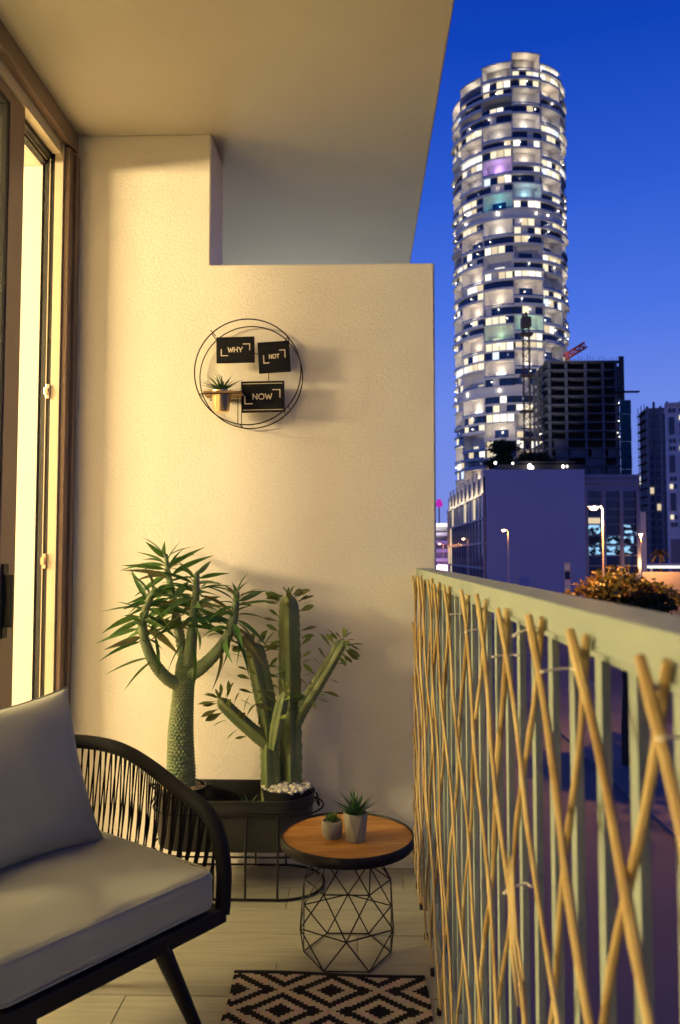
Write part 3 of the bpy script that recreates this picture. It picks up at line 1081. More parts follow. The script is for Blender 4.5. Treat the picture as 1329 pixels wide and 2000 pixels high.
MB().box((P0.x + 0.12, 100.41, zlv[0] + 0.145), (P0.x + 0.29, pY1 - 0.1, ptop - 0.81)).build('crown_backing', TDARK, pb)

# roof garden trees and plant room on the podium
# ------------------------------------------------------------------ foliage helpers
def crown_mesh(name, m_, center, rad, n, leaf, seed, squash=(1, 1, 0.8), clumps=9, hollow=0.35):
    rn = random.Random(seed)
    cl = []
    for k in range(clumps):
        d = Vector((rn.gauss(0, 1), rn.gauss(0, 1), rn.gauss(0, 1))).normalized() * rad * rn.uniform(0.35, 0.8)
        cl.append((d, rad * rn.uniform(0.28, 0.5)))
    mb = MB()
    for i in range(n):
        c, cr2 = cl[i % clumps]
        d = Vector((rn.gauss(0, 1), rn.gauss(0, 1), rn.gauss(0, 1))).normalized() * cr2 * (hollow + (1 - hollow) * rn.random() ** 0.5)
        p = c + d
        p = Vector((p.x * squash[0], p.y * squash[1], p.z * squash[2])) + Vector(center)
        ax = Vector((rn.gauss(0, 1), rn.gauss(0, 1), rn.gauss(0, 0.6))).normalized()
        nx = ax.cross(Vector((rn.gauss(0, 1), rn.gauss(0, 1), rn.gauss(0, 1)))).normalized()
        L, W = leaf * rn.uniform(0.7, 1.4), leaf * rn.uniform(0.25, 0.42)
        mb.add([p, p + ax * L * 0.5 + nx * W, p + ax * L, p + ax * L * 0.5 - nx * W], [(0, 1, 2, 3)])
    return mb


def tree(name, base, top_c, rad, n, leaf, seed, label, cat, mats, group=None, squash=(1, 1, 0.8), trunk_r=0.14, clumps=9):
    t = thing(name, base, label, cat, group)
    b, c = Vector(base), Vector(top_c)
    rn = random.Random(seed)
    pts = [b + (c - b) * f + Vector((rn.uniform(-.08, .08), rn.uniform(-.08, .08), 0)) * (1 if 0 < f < 1 else 0) for f in (0, 0.25, 0.5, 0.75, 1)]
    MB().tube(pts, [trunk_r * k for k in (1.3, 1, 0.85, 0.7, 0.4)], 8).build('trunk', BARK, t, smooth=True)
    for k in range(6):
        a = 2 * PI * k / 6 + rn.random()
        s_ = b + (c - b) * rn.uniform(0.6, 0.9)
        e_ = c + Vector((math.cos(a) * rad * 0.75 * squash[0], math.sin(a) * rad * 0.75 * squash[1], rn.uniform(-0.2, 0.6) * rad * squash[2]))
        m1 = (s_ + e_) / 2 + Vector((0, 0, 0.12 * rad))
        MB().tube([s_, m1, e_], [trunk_r * 0.5, trunk_r * 0.33, trunk_r * 0.12], 6).build('limb', BARK, t, smooth=True)
    for q, m_ in enumerate(mats):
        crown_mesh('crown', m_, c, rad, n // len(mats), leaf, seed * 3 + q, squash, clumps).build('crown', m_, t)
    return t


for i, (px, py, rr, lb) in enumerate(((992, 880, 2.2, 'bushy dark roof garden tree in front of the round tower, nearest its lit bay'), (972, 905, 1.5, 'small dark roof shrub at the left of the roof garden'),
                                      (1040, 898, 2.0, 'low dark roof garden tree left of the unfinished building'), (1085, 907, 1.4, 'smallest dark shrub at the right of the roof garden'))):
    c = at(px, py, 118.0)
    tree('roof_tree', (c.x, 118.0, ptop - 0.82), c, rr, 1400, 0.55, 40 + i, lb, 'tree', [TREEL[1]], 'trees of the roof garden', (1.5, 1, 0.75), 0.12)
rp0, rp1 = at(1015, 900, 112.0), at(1128, 900, 112.0)
rf = thing('roof_pavilion', ((rp0.x + rp1.x) / 2, 114, ptop - 0.82), 'low dark pavilion on the podium roof with small lamps', 'pavilion')
MB().box((rp0.x - 3.0, 112, ptop - 0.8), (rp1.x + 0.6, 116, at(1060, 907, 112).z)).build('body', CONCR_DD, rf)
MB().box((rp0.x - 0.3, 111.5, at(1060, 905, 112).z + 0.02), (rp1.x - 0.4, 116.4, at(1060, 903, 112).z + 0.1)).build('roof', CONCR_DD, rf)
for px, py, sz in ((1035, 911, 0.30), (1040, 913, 0.2), (1100, 911, 0.18), (1108, 911, 0.2), (1002, 905, 0.13), (968, 904, 0.16)):
    c = at(px, py, 111.0)
    MB().ball(c, sz, 8, 6, 1, 1, 1.2).build('roof_lamp', LAMPM if px != 1108 else LIT[2], rf, smooth=True)

# ------------------------------------------------------------------ glass fronted block behind
gY = 116.0
g0, g1 = at(1143, 1000, gY), at(1249, 1000, gY)
gtop = at(1190, 929, gY).z
gb = thing('glass_block', ((g0.x + g1.x) / 2, gY + 8, GROUND_Z), 'blue grey block with three tall window columns with pale blue reflections painted as glow', 'building')
MB().box((g0.x - 3, gY, GROUND_Z), (g1.x, gY + 16, gtop)).build('body', BLUEGREY, gb)
MB().box((g0.x - 3, gY - 0.25, at(1190, 944, gY).z), (g1.x + 0.1, gY - 0.003, at(1190, 944, gY).z + 0.35)).build('cornice', BLUEGREY, gb)
MB().box((g0.x - 3, gY - 0.25, gtop - 0.3), (g1.x + 0.1, gY - 0.003, gtop + 0.15)).build('parapet', BLUEGREY, gb)
for ca, cb2 in ((1146, 1172), (1184, 1209), (1216, 1236), (1238, 1243)):
    xa, xb = at(ca, 1000, gY).x, at(cb2, 1000, gY).x
    rows_y = [958, 975, 994, 1010, 1024, 1046, 1065, 1085, 1105, 1125]
    for q in range(len(rows_y) - 1):
        za, zb = at(1190, rows_y[q + 1], gY).z, at(1190, rows_y[q], gY).z
        m_ = TGLASS
        if q in (5, 6) and ca < 1230:
            m_ = LED
        elif q == 4 and random.random() < 0.7:
            m_ = LED
        elif q == 3 and ca == 1146:
            m_ = LIT[1]
        MB().box((xa, gY - 0.08, za + 0.12), (xb, gY - 0.003, zb - 0.12)).build('window_pane', m_, gb)
for px in (1144, 1178, 1212.5, 1245):
    x = at(px, 1000, gY).x
    MB().box((x - 0.25, gY - 0.5, GROUND_Z), (x + 0.25, gY - 0.26, at(1190, 958, gY).z)).build('pilaster', BLUEGREY, gb)
# slim pale slab to its right
s0, s1 = at(1247, 1050, 128.0), at(1263, 1050, 128.0)
sl = MB().box((s0.x, 128, GROUND_Z), (s1.x, 131, at(1255, 1000, 128.0).z)).build('stair_tower', LAV)
tag(sl, 'slim windowless lavender stair tower right of the blue grey block', 'building')

# ------------------------------------------------------------------ far block with lit sign
fY = 300.0
f0, f1 = at(1240, 1000, fY), at(1270, 1000, fY)
fb = thing('distant_block', ((f0.x + f1.x) / 2, fY + 8, GROUND_Z), 'distant grey block with a white light along its roof edge', 'building')
MB().box((f0.x, fY, GROUND_Z), (f1.x, fY + 14, at(1255, 930, fY).z)).build('body', GREYW, fb)
MB().box((at(1250, 930, fY).x, fY - 0.6, at(1250, 946, fY).z), (at(1256, 930, fY).x, fY - 0.01, at(1250, 931, fY).z)).build('roof_light', LIT[2], fb)
MB().box((at(1259, 930, fY).x, fY - 0.6, at(1250, 935, fY).z), (at(1267, 930, fY).x, fY - 0.01, at(1250, 929, fY).z)).build('roof_light', LIT[2], fb)
for r_ in range(9):
    for k in range(3):
        x = at(1259 + k * 3.2, 1000, fY).x
        z = at(1255, 948 + r_ * 13, fY).z
        MB().box((x, fY - 0.12, z - 1.2), (x + 0.45, fY - 0.003, z)).build('window_pane', TGLASS if random.random() < 0.8 else LIT[1], fb)


# ------------------------------------------------------------------ two towers at the right edge
def local_tower(name, c, rot, wx, wy, h, body, label):
    t = thing(name, (c.x, c.y, GROUND_Z), label, 'tower')
    M_ = Matrix.Translation((c.x, c.y, GROUND_Z)) @ Matrix.Rotation(rot, 4, 'Z')
    mb = MB().box((0, 0, 0), (wx, wy, h))
    inst('body', mb.mesh('body', body), M_, t)
    return t, M_


gq = at(1266, 1000, 225.0)
h2 = at(1285, 797, 225.0).z - GROUND_Z
t2, M2 = local_tower('grey_tower', gq, R(-8), 9.6, 9, h2, GREYW, 'slim grey scaffolded tower left of the white apartment tower')
for k in range(6):
    inst('pilaster', MB().box((-0.2, -0.7, 0), (0.35, -0.003, h2 + (1.6 if k % 2 else 0.4))).mesh('pilaster', CONCR_D if k % 2 else GREYW), M2 @ Matrix.Translation((k * 1.8 + 0.2, 0, 0)), t2)
for r_ in range(17):
    for k in range(5):
        inst('window_pane', MB().box((0, -0.25, 0), (0.95, -0.003, 1.7)).mesh('window_pane', TGLASS if random.random() < 0.975 else LIT[1]), M2 @ Matrix.Translation((k * 1.8 + 0.75, 0, 9 + r_ * 2.35)), t2)
sc_ = MB()
for k in range(4):
    sc_.tube([(-0.6 - 0.4 * (k % 2), -0.9 + 2.2 * k, 0), (-0.6 - 0.4 * (k % 2), -0.9 + 2.2 * k, h2 + 1)], 0.10, 4)
for r_ in range(20):
    sc_.box((-1.1, -1.2, 3 + r_ * 2.4), (-0.05, 7.5, 3.12 + r_ * 2.4))
inst('scaffold', sc_.mesh('scaffold', CRANED), M2, t2)

wq = at(1306, 1000, 178.0)
h1 = at(1312, 792, 178.0).z - GROUND_Z
t1, M1 = local_tower('white_apartment_tower', wq, R(-20), 16, 12, h1, WHITEW, 'white apartment tower with small dark windows at the right edge')
win_me = MB().box((0, -0.14, 0), (0.62, -0.003, 0.95)).mesh('window_pane', TGLASS)
win_lit = MB().box((0, -0.14, 0), (0.62, -0.003, 0.95)).mesh('window_pane', LIT[0])
blue_me = MB().box((0, -0.22, 0), (1.1, -0.003, 3.9)).mesh('glazed_bay', TGLASS)
rn = random.Random(5)
for r_ in range(19):
    z = h1 - 1.7 - r_ * 1.72
    if z < 12:
        break
    for k, x in enumerate((0.45, 1.25, 2.7, 4.1, 5.0, 6.6)):
        if (r_ % 5) in (1, 2, 3) and k in (0, 1):
            continue
        inst('window_pane', win_lit if rn.random() < 0.04 else win_me, M1 @ Matrix.Translation((x, 0, z)), t1)
    if r_ % 5 == 3:
        inst('glazed_bay', blue_me, M1 @ Matrix.Translation((0.5, 0, z + 0.2)), t1)
inst('canopy', MB().box((-0.3, -0.6, h1 + 0.02), (16, 12, h1 + 0.5)).mesh('canopy', WHITEW), M1, t1)
inst('podium_floor', MB().box((0.35, -0.35, 0), (16, -0.004, 11.6)).mesh('podium_floor', GREYW), M1, t1)

# ------------------------------------------------------------------ low buildings in the gap at the left of the podium
lY = 210.0
q0, q1 = at(846, 1050, lY), at(880, 1050, lY)
lb = thing('car_park_block', ((q0.x + q1.x) / 2, lY, GROUND_Z), 'grey open deck block glimpsed between the end wall and the podium building', 'building')
MB().box((q0.x - 20, lY + 1.5, GROUND_Z), (q1.x, lY + 14, at(860, 1022, lY).z)).build('body', GREYW, lb)
for py in (1022, 1040, 1056, 1072, 1090):
    z = at(860, py, lY).z
    MB().box((q0.x - 20, lY, z - 0.9), (q1.x + 0.2, lY + 1.498, z)).build('deck_band', WHITEW, lb)
for px, py in ((852, 1112), (866, 1110)):
    c = at(px, py, lY - 6)
    MB().box((c.x - 1.4, lY - 6.2, c.z - 0.7), (c.x + 1.3, lY - 5.9, c.z + 0.9)).build('lit_shopfront', mat('pink_shop', (1, 0.9, 1), 0.4, emit=((1.0, 0.72, 1.0), 2.2)), lb)
lamp('shop_glow', 'POINT', at(858, 1100, lY - 8), 900, (0.9, 0.35, 1.0), 0.5)
c = at(858, 985, 300)
msg = thing('magenta_sign', (c.x, 300, c.z - 20), 'tiny magenta lit sign on a mast beside the end wall', 'sign')
MB().tube([(c.x, 300, GROUND_Z), (c.x, 300, c.z - 1.0)], 0.3, 6).build('mast', POLE, msg)
MB().lathe([(0.2, -1.3), (1.3, -0.6), (1.4, 0.5), (0.9, 1.1), (1.0, 1.7), (0.2, 2.0)], c, 12).build('sign_face', mat('magenta_glow', (0.4, 0.0, 0.3), 0.4, emit=((0.7, 0.03, 0.55), 0.7)), msg)


# ------------------------------------------------------------------ street lamps
def street_lamp(px_h, py_h, px_p, label, Y=None, power=900, lit=True):
    d = ray(px_h, py_h)
    zt = 3.05
    Y_ = Y or (zt - CAM.z) / d.z * d.y
    hd = at(px_h, py_h, Y_)
    pl = at(px_p, py_h, Y_)
    t = thing('street_lamp', (pl.x, Y_, GROUND_Z), label, 'street lamp', 'sodium street lamps along the road')
    zt = hd.z
    MB().tube([(pl.x, Y_, GROUND_Z), (pl.x, Y_, GROUND_Z + 3), (pl.x, Y_, zt - 0.12)], [0.085, 0.065, 0.042], 10).build('pole', POLE, t, smooth=True)
    MB().tube([(pl.x, Y_, zt - 0.12), (pl.x - (pl.x - hd.x) * 0.25, Y_, zt + 0.02), (hd.x + 0.2, Y_, zt + 0.06)], 0.016, 8).build('arm', POLE, t, smooth=True)
    hx = hd.x
    MB().loft([[(hx + sx * a, Y_ + sy * b, zt + c_) for sx, sy in ((-1, -1), (1, -1), (1, 1), (-1, 1))] for a, b, c_ in ((0.22, 0.09, 0.0), (0.20, 0.08, 0.05), (0.12, 0.05, 0.08))]).build('head', POLE, t, bevel=0.008)
    MB().ball((hx - 0.02, Y_, zt - 0.02), 0.17, 10, 6, 1.05, 0.6, 0.6).build('lens', SODIUM, t, smooth=True)
    lamp('street_light', 'POINT', (hx - 0.02, Y_, zt - 0.22), power, (1.0, 0.38, 0.075), 0.12)
    return t


street_lamp(1161, 990, 1178, 'nearest street lamp with an orange glow, rising behind the lit tree', power=3400)
street_lamp(985, 1035, 993, 'street lamp in front of the blank lavender wall', power=150)
street_lamp(906, 1052, 914, 'street lamp before the glazed front of the podium building', power=50)
street_lamp(859, 1062, 866, 'street lamp farthest down the road, beside the end wall', power=300)
street_lamp(1252, 1043, 1252.6, 'street lamp in front of the slim lavender stair tower', power=1500)

# added lamp out of frame, extending the row, to warm ground and balcony shade
nl_ = thing('street_lamp', (8.4, 6.0, GROUND_Z), 'added unseen street lamp nearest to the balcony, filling its shade', 'street lamp', 'sodium street lamps along the road')
MB().tube([(8.4, 6.0, GROUND_Z), (8.4, 6.0, -3), (8.4, 6.0, 2.95)], [0.11, 0.085, 0.055], 10).build('pole', POLE, nl_, smooth=True)
MB().tube([(8.4, 6.0, 2.95), (8.2, 6.0, 3.08), (7.9, 6.0, 3.12)], 0.035, 8).build('arm', POLE, nl_, smooth=True)
MB().loft([[(7.7 + sx * a, 6.0 + sy * b, 3.05 + c_) for sx, sy in ((-1, -1), (1, -1), (1, 1), (-1, 1))] for a, b, c_ in ((0.30, 0.13, 0.0), (0.28, 0.12, 0.07), (0.16, 0.07, 0.12))]).build('head', POLE, nl_, bevel=0.01)
MB().ball((7.7, 6.0, 3.03), 0.2, 10, 6, 1.05, 0.6, 0.45).build('lens', SODIUM, nl_, smooth=True)
lamp('street_light', 'POINT', (7.7, 6.0, 2.5), 48, (1.0, 0.78, 0.62), 0.40)

# ------------------------------------------------------------------ tree lit by the lamp
tc_ = at(1218, 1172, 30.8)
tree('street_tree', (tc_.x, 30.8, GROUND_Z), tc_, 1.95, 7600, 0.23, 3, 'round leafy street tree beyond the railing, its left half lit orange', 'tree', [TREEL[0], TREEL[1]], None, (1.05, 1, 0.62), 0.15, 26)

# small things below the tree, right edge
hY = 118.0
h0, h1_ = at(1249, 1125, hY), at(1345, 1125, hY)
hw = MB().box((h0.x, hY, GROUND_Z), (h1_.x + 20, hY + 0.3, at(1290, 1117, hY).z)).build('site_hoarding', HOARD)
tag(hw, 'long pale hoarding wall lit orange at the right edge beyond the tree', 'fence')
for k, px in enumerate((1262, 1290, 1322)):
    c = at(px, 1112, hY - 3)
    lamp('hoarding_lamp', 'POINT', (c.x, hY - 3, c.z + 0.8), 600, (1, 0.45, 0.16), 0.15)
cn = at(1293, 1106, 140.0)
cnp = thing('lit_canopy', (cn.x, 140, GROUND_Z), 'flat canopy with a bright white underside behind the hoarding', 'canopy')
MB().box((cn.x - 2.4, 139, cn.z + 0.1), (cn.x + 4.5, 142, cn.z + 0.5)).build('roof', WHITEW, cnp)
MB().box((cn.x - 2.2, 138.95, cn.z - 0.35), (cn.x + 4.3, 141.5, cn.z + 0.098)).build('light_strip', LIT[2], cnp)
for x in (-1.8, 3.8):
    MB().box((cn.x + x - 0.15, 140, GROUND_Z), (cn.x + x + 0.15, 140.3, cn.z - 0.352)).build('post', POLE, cnp)


# palm lit orange
def fan_palm(px, py, Y, label):
    c = at(px, py, Y)
    t = thing('palm_tree', (c.x, Y, GROUND_Z), label, 'tree')
    MB().tube([(c.x + 0.2, Y, GROUND_Z), (c.x + 0.1, Y, (GROUND_Z + c.z) / 2), (c.x, Y, c.z)], [0.3, 0.24, 0.2], 8).build('trunk', BARK, t, smooth=True)
    for k in range(16):
        a = 2 * PI * k / 16 + 0.2 * (k % 3)
        el = (0.9, 0.3, -0.25)[k % 3]
        L = 2.1
        pts = []
        for i in range(7):
            f = i / 6
            pts.append(Vector((c.x + math.cos(a) * L * f * math.cos(el), Y + math.sin(a) * L * f * math.cos(el), c.z + L * f * math.sin(el) - 1.3 * f * f)))
        mb = MB()
        sd_ = Vector((-math.sin(a), math.cos(a), 0))
        for i in range(6):
            for j in (-1, 1):
                p = pts[i]
                q = pts[i + 1]
                mb.add([p, q, q + sd_ * j * 0.35 * (1 - i / 8) + Vector((0, 0, -0.25)), p + sd_ * j * 0.30 * (1 - i / 8) + Vector((0, 0, -0.25))], [(0, 1, 2, 3)])
        mb.build('frond', TREEL[0], t)
    return c


c = fan_palm(1290, 1078, 150.0, 'small palm lit orange behind the bright canopy')
lamp('palm_lamp', 'POINT', (c.x - 2, 147, c.z - 2.5), 900, (1, 0.4, 0.1), 0.2)

# sign pylon before the blank wall
sp0, sp1 = at(1102, 1120, 88.0), at(1115, 1120, 88.0)
zt = at(1108, 1098, 88.0).z
sg = thing('sign_pylon', ((sp0.x + sp1.x) / 2, 88, GROUND_Z), 'tall grey sign pylon standing before the blank lavender wall', 'sign')
MB().box((sp0.x, 88, GROUND_Z), (sp1.x, 88.3, zt)).build('frame', mat('pylon_grey', (0.55, 0.52, 0.52), 0.6), sg, bevel=0.02)
for ya, yb, m_ in ((1102, 1113, LIT[3]), (1116, 1131, TGLASS), (1134, 1143, WHITEW), (1146, 1157, LIT[3])):
    za, zb = at(1108, yb, 88.0).z, at(1108, ya, 88.0).z
    MB().box((sp0.x + 0.1, 87.94, za), (sp1.x - 0.1, 87.997, zb)).build('panel', mat('pylon_panel', (0.30, 0.28, 0.30), 0.5, emit=((0.8, 0.75, 0.85), 0.10)) if m_ is LIT[3] else m_, sg)
# thin goal-like pair of poles
for k, px in enumerate((1007.5, 1011.5)):
    c = at(px, 1116, 96.0)
    o = MB().tube([(c.x, 96, GROUND_Z), (c.x, 96, c.z)], 0.06, 6).build('flag_pole', POLE)
    tag(o, ('left' if k == 0 else 'right') + ' one of two thin bare poles before the blank lavender wall', 'pole', 'thin poles before the blank wall')

# ================================================================== FURNITURE
# ------------------------------------------------------------------ armchair
PR = Vector((-0.350, 1.9045, 0))
Sd = Vector((0.5842, 0.8116, 0)).normalized()
Fd = Vector((0.8116, -0.5842, 0)).normalized()
CWID = 0.56


def ch(s, d, z):
    return PR + Sd * s - Fd * d + Vector((0, 0, z))


def smooth_path(pts, n=6):
    pts = [Vector(p) for p in pts]
    out = []
    for i in range(len(pts) - 1):
        p0, p1, p2, p3 = pts[max(i - 1, 0)], pts[i], pts[i + 1], pts[min(i + 2, len(pts) - 1)]
        for k in range(n):
            t = k / n
            out.append(0.5 * ((2 * p1) + (-p0 + p2) * t + (2 * p0 - 5 * p1 + 4 * p2 - p3) * t * t + (-p0 + 3 * p1 - 3 * p2 + p3) * t ** 3))
    out.append(pts[-1])
    return out


ac = thing('armchair', ch(-CWID / 2, 0.28, 0), 'black rope armchair with splayed legs at the lower left', 'armchair')
arm_half = [(0.016, -0.010, 0.303), (0.026, -0.004, 0.331), (0.030, -0.002, 0.397), (0.030, 0.010, 0.455), (0.030, 0.036, 0.503), (0.030, 0.080, 0.536), (0.030, 0.162, 0.562),
            (0.030, 0.263, 0.597), (0.029, 0.370, 0.624), (0.012, 0.460, 0.636), (-0.04, 0.535, 0.644), (-0.13, 0.585, 0.652), (-CWID / 2, 0.605, 0.658)]
arm = arm_half + [(-CWID - s, d, z) for s, d, z in arm_half[:-1][::-1]]
arm_path = smooth_path([ch(*p) for p in arm], 6)
MB().tube(arm_path, 0.0185, 10, flat=1.12).build('arm_rail', BLACKROPE, ac, smooth=True)
base_half = [(0.012, 0.0, 0.305), (0.022, 0.10, 0.305), (0.020, 0.25, 0.305), (0.005, 0.38, 0.305), (-0.05, 0.47, 0.305), (-0.14, 0.525, 0.305), (-CWID / 2, 0.545, 0.305)]
base = base_half + [(-CWID - s, d, z) for s, d, z in base_half[:-1][::-1]]
base_path = smooth_path([ch(*p) for p in base], 8)
MB().tube(base_path, 0.015, 8).build('seat_ring', BLACK, ac, smooth=True)
MB().obox(ch(-CWID / 2, -0.005, 0.303), Sd * (CWID / 2 + 0.025), Fd * 0.014, Vector((0, 0, 0.019))).build('front_rail', BLACK, ac, bevel=0.004)
MB().obox(ch(-CWID / 2, 0.27, 0.303), Sd * (CWID / 2 - 0.012), Fd * 0.24, Vector((0, 0, 0.008))).build('seat_deck', BLACK, ac, bevel=0.003)


def path_at(path, f):
    L = [0]
    for a, b in zip(path[:-1], path[1:]):
        L.append(L[-1] + (b - a).length)
    d = f * L[-1]
    for i in range(len(path) - 1):
        if L[i + 1] >= d:
            t = (d - L[i]) / max(1e-9, L[i + 1] - L[i])
            return path[i].lerp(path[i + 1], t)
    return path[-1]


NC = 190
f0_, f1_ = 0.085, 0.915
bf0, bf1 = 0.035, 0.965
for i in range(NC):
    f = i / (NC - 1)
    off = 0.0062 * (1 if i % 2 else -1)
    lay = 0.004 * (1 if (i // 2) % 2 else -1)
    a = path_at(arm_path, f0_ + (f1_ - f0_) * min(1, max(0, f + off * 0.55)))
    b = path_at(base_path, bf0 + (bf1 - bf0) * min(1, max(0, f - off)))
    out = ((a + b) / 2 - ch(-CWID / 2, 0.25, 0))
    out.z = 0
    out.normalize()
    mid_ = (a + b) / 2 + out * (0.006 + lay)
    MB().tube([a + out * lay, mid_, b + out * lay], 0.0023, 5).build('rope', BLACKROPE, ac, smooth=True)
# legs
tA = -(0.30) * 0.539
for s_t, d_t, s_b, d_b in ((-0.164, 0.0, -0.030, -0.020), (-CWID + 0.075, 0.0, -CWID + 0.055, -0.06), (-0.12, 0.43, 0.0, 0.52), (-CWID + 0.12, 0.43, -CWID + 0.02, 0.50)):
    a, b = ch(s_t, d_t, 0.300), ch(s_b, d_b, 0.0)
    if s_t == -0.12:
        b = at_z(183, 1926, 0.0)
        a = ch(-0.13, 0.40, 0.30)
    MB().tube([a, a.lerp(b, 0.5), b], [0.021, 0.0165, 0.011], 12).build('leg', BLACK, ac, smooth=True)


def rbox(hx, hy, hz, r, n=10, dome=0.0, wob=0.0, seed=0.0):
    """rounded box as a list of verts/faces in local space"""
    vs_, fs, idx = [], [], {}

    def vid(i, j, k):
        if (i, j, k) in idx:
            return idx[(i, j, k)]
        p = Vector((i / n * 2 - 1, j / n * 2 - 1, k / n * 2 - 1))
        # spacing denser near edges
        p = Vector([math.sin(c * PI / 2) * 0.6 + c * 0.4 for c in p])
        q = Vector((p.x * hx, p.y * hy, p.z * hz))
        inn = Vector((max(-hx + r, min(hx - r, q.x)), max(-hy + r, min(hy - r, q.y)), max(-hz + r, min(hz - r, q.z))))
        d = q - inn
        if d.length > 1e-9:
            q = inn + d.normalized() * min(r, d.length) if d.length > r else q
        fz = (1 - p.x * p.x) * (1 - p.y * p.y)
        q.z += dome * fz * (1 if p.z > 0 else 0.25 * p.z)
        if wob:
            nv = noise.noise_vector(q * 9 + Vector((seed, 0, 0)))
            q += nv * wob
        idx[(i, j, k)] = len(vs_)
        vs_.append(q)
        return idx[(i, j, k)]
    for ax in range(3):
        for side in (0, n):
            for i in range(n):
                for j in range(n):
                    def P(a, b):
                        c = [0, 0, 0]
                        c[ax] = side
                        c[(ax + 1) % 3] = a
                        c[(ax + 2) % 3] = b
                        return vid(*c)
                    fs.append((P(i, j), P(i + 1, j), P(i + 1, j + 1), P(i, j + 1)))
    return vs_, fs


vs_, fs = rbox(CWID / 2 - 0.004, 0.265, 0.046, 0.022, 30, 0.020, 0.006, 3)
Mc = Matrix.Translation(ch(-CWID / 2, 0.252, 0.370)) @ Matrix((Sd.to_4d()[:3] + (0,), ((-Fd).x, (-Fd).y, 0, 0), (0, 0, 1, 0), (0, 0, 0, 1))).transposed()
Mc = Matrix.Translation(ch(-CWID / 2, 0.252, 0.370)) @ Matrix(((Sd.x, -Fd.x, 0, 0), (Sd.y, -Fd.y, 0, 0), (0, 0, 1, 0), (0, 0, 0, 1)))
mb = MB()
mb.add(vs_, fs)
me = mb.mesh('seat_cushion', FABRIC, True)
o = inst('seat_cushion', me, Mc)
o.modifiers.new('sub', 'SUBSURF').render_levels = 1
tag(o, 'thick grey fabric seat cushion on the black rope armchair', 'cushion')
# piping round the cushion
hx_, hy_, rr_ = CWID / 2 - 0.004, 0.265, 0.034
for zz_ in (0.0405, -0.0385):
    pts = []
    for cx_, cy_, a0_ in ((hx_ - rr_, hy_ - rr_, 0), (-hx_ + rr_, hy_ - rr_, 90), (-hx_ + rr_, -hy_ + rr_, 180), (hx_ - rr_, -hy_ + rr_, 270)):
        for q in range(6):
            a = R(a0_ + 18 * q)
            pts.append(Mc @ Vector((cx_ + (rr_ - 0.004) * math.cos(a), cy_ + (rr_ - 0.004) * math.sin(a), zz_)))
    pz = MB().tube(pts, 0.0028, 6, closed=True).build('piping', FABRIC, None, smooth=True)
    pz.parent = o
    pz.matrix_parent_inverse = Mc.inverted()


def pillow(hw, hh, th, n=26):
    vs_, fs = [], []
    for side in (1, -1):
        for i in range(n + 1):
            for j in range(n + 1):
                u, v = i / n * 2 - 1, j / n * 2 - 1
                uu, vv = math.sin(u * PI / 2) * 0.5 + u * 0.5, math.sin(v * PI / 2) * 0.5 + v * 0.5
                pin = 0.12
                x = hw * uu * (1 - pin * (1 - vv * vv) * abs(uu) ** 3)
                y = hh * vv * (1 - pin * (1 - uu * uu) * abs(vv) ** 3)
                t = max(0, (1 - uu ** 4)) ** 0.55 * max(0, (1 - vv ** 4)) ** 0.55
                w_ = noise.noise(Vector((x * 7, y * 7, side * 3.1))) * 0.018 + noise.noise(Vector((x * 18, y * 5, side * 2))) * 0.008 + 0.007 * math.sin(x * 70 + 6 * math.sin(y * 9)) * max(0, y / hh - 0.35)
                vs_.append(Vector((x, y, side * (th * t + w_ * t))))
        b = 0 if side == 1 else (n + 1) ** 2
        for i in range(n):
            for j in range(n):
                a = b + i * (n + 1) + j
                fs.append((a, a + 1, a + n + 2, a + n + 1) if side < 0 else (a, a + n + 1, a + n + 2, a + 1))
    return vs_, fs


vs_, fs = pillow(0.245, 0.205, 0.075)
lean = R(21)
upv = Vector((0, 0, 1)) * math.cos(lean) - Fd * math.sin(lean)
nrm = Sd.cross(upv).normalized()
pc = ch(-0.312, 0.352, 0.428) + upv * 0.185
roll = Matrix.Rotation(R(2.5), 4, 'Z')
Mp = Matrix.Translation(pc) @ Matrix(((Sd.x, upv.x, nrm.x, 0), (Sd.y, upv.y, nrm.y, 0), (Sd.z, upv.z, nrm.z, 0), (0, 0, 0, 1))) @ roll
outline = [vs_[k] for k in range(27)] + [vs_[k * 27 + 26] for k in range(1, 27)] + [vs_[26 * 27 + k] for k in range(25, -1, -1)] + [vs_[k * 27] for k in range(25, 0, -1)]
mb = MB()
mb.add(vs_, fs)
bmm = mb.mesh('back_pillow', FABRIC, True)
bm_ = bmesh.new()
bm_.from_mesh(bmm)
bmesh.ops.remove_doubles(bm_, verts=bm_.verts, dist=0.0006)
bm_.to_mesh(bmm)
bm_.free()
o = inst('back_pillow', bmm, Mp)
o.modifiers.new('sub', 'SUBSURF').render_levels = 1
pz = MB().tube(outline, 0.0022, 6, closed=True).build('piping', FABRIC, None, smooth=True)
pz.parent = o
tag(o, 'plump grey fabric pillow leaning on the back of the rope armchair', 'pillow')

# ------------------------------------------------------------------ oval tub on its wire stand
ty_c, t_hd = 2.833, 0.127
tx0 = at(306, 1600, ty_c).x
tx1 = at(613, 1560, ty_c).x
ZT0, ZT1 = 0.147, 0.318


def oval(x0, x1, yc, hd, z, n=14):
    pts = []
    for k in range(n + 1):
        a = -PI / 2 + PI * k / n
        pts.append(Vector((x1 - hd + hd * math.cos(a), yc + hd * math.sin(a), z)))
    for k in range(n + 1):
        a = PI / 2 + PI * k / n
        pts.append(Vector((x0 + hd + hd * math.cos(a), yc + hd * math.sin(a), z)))
    return pts


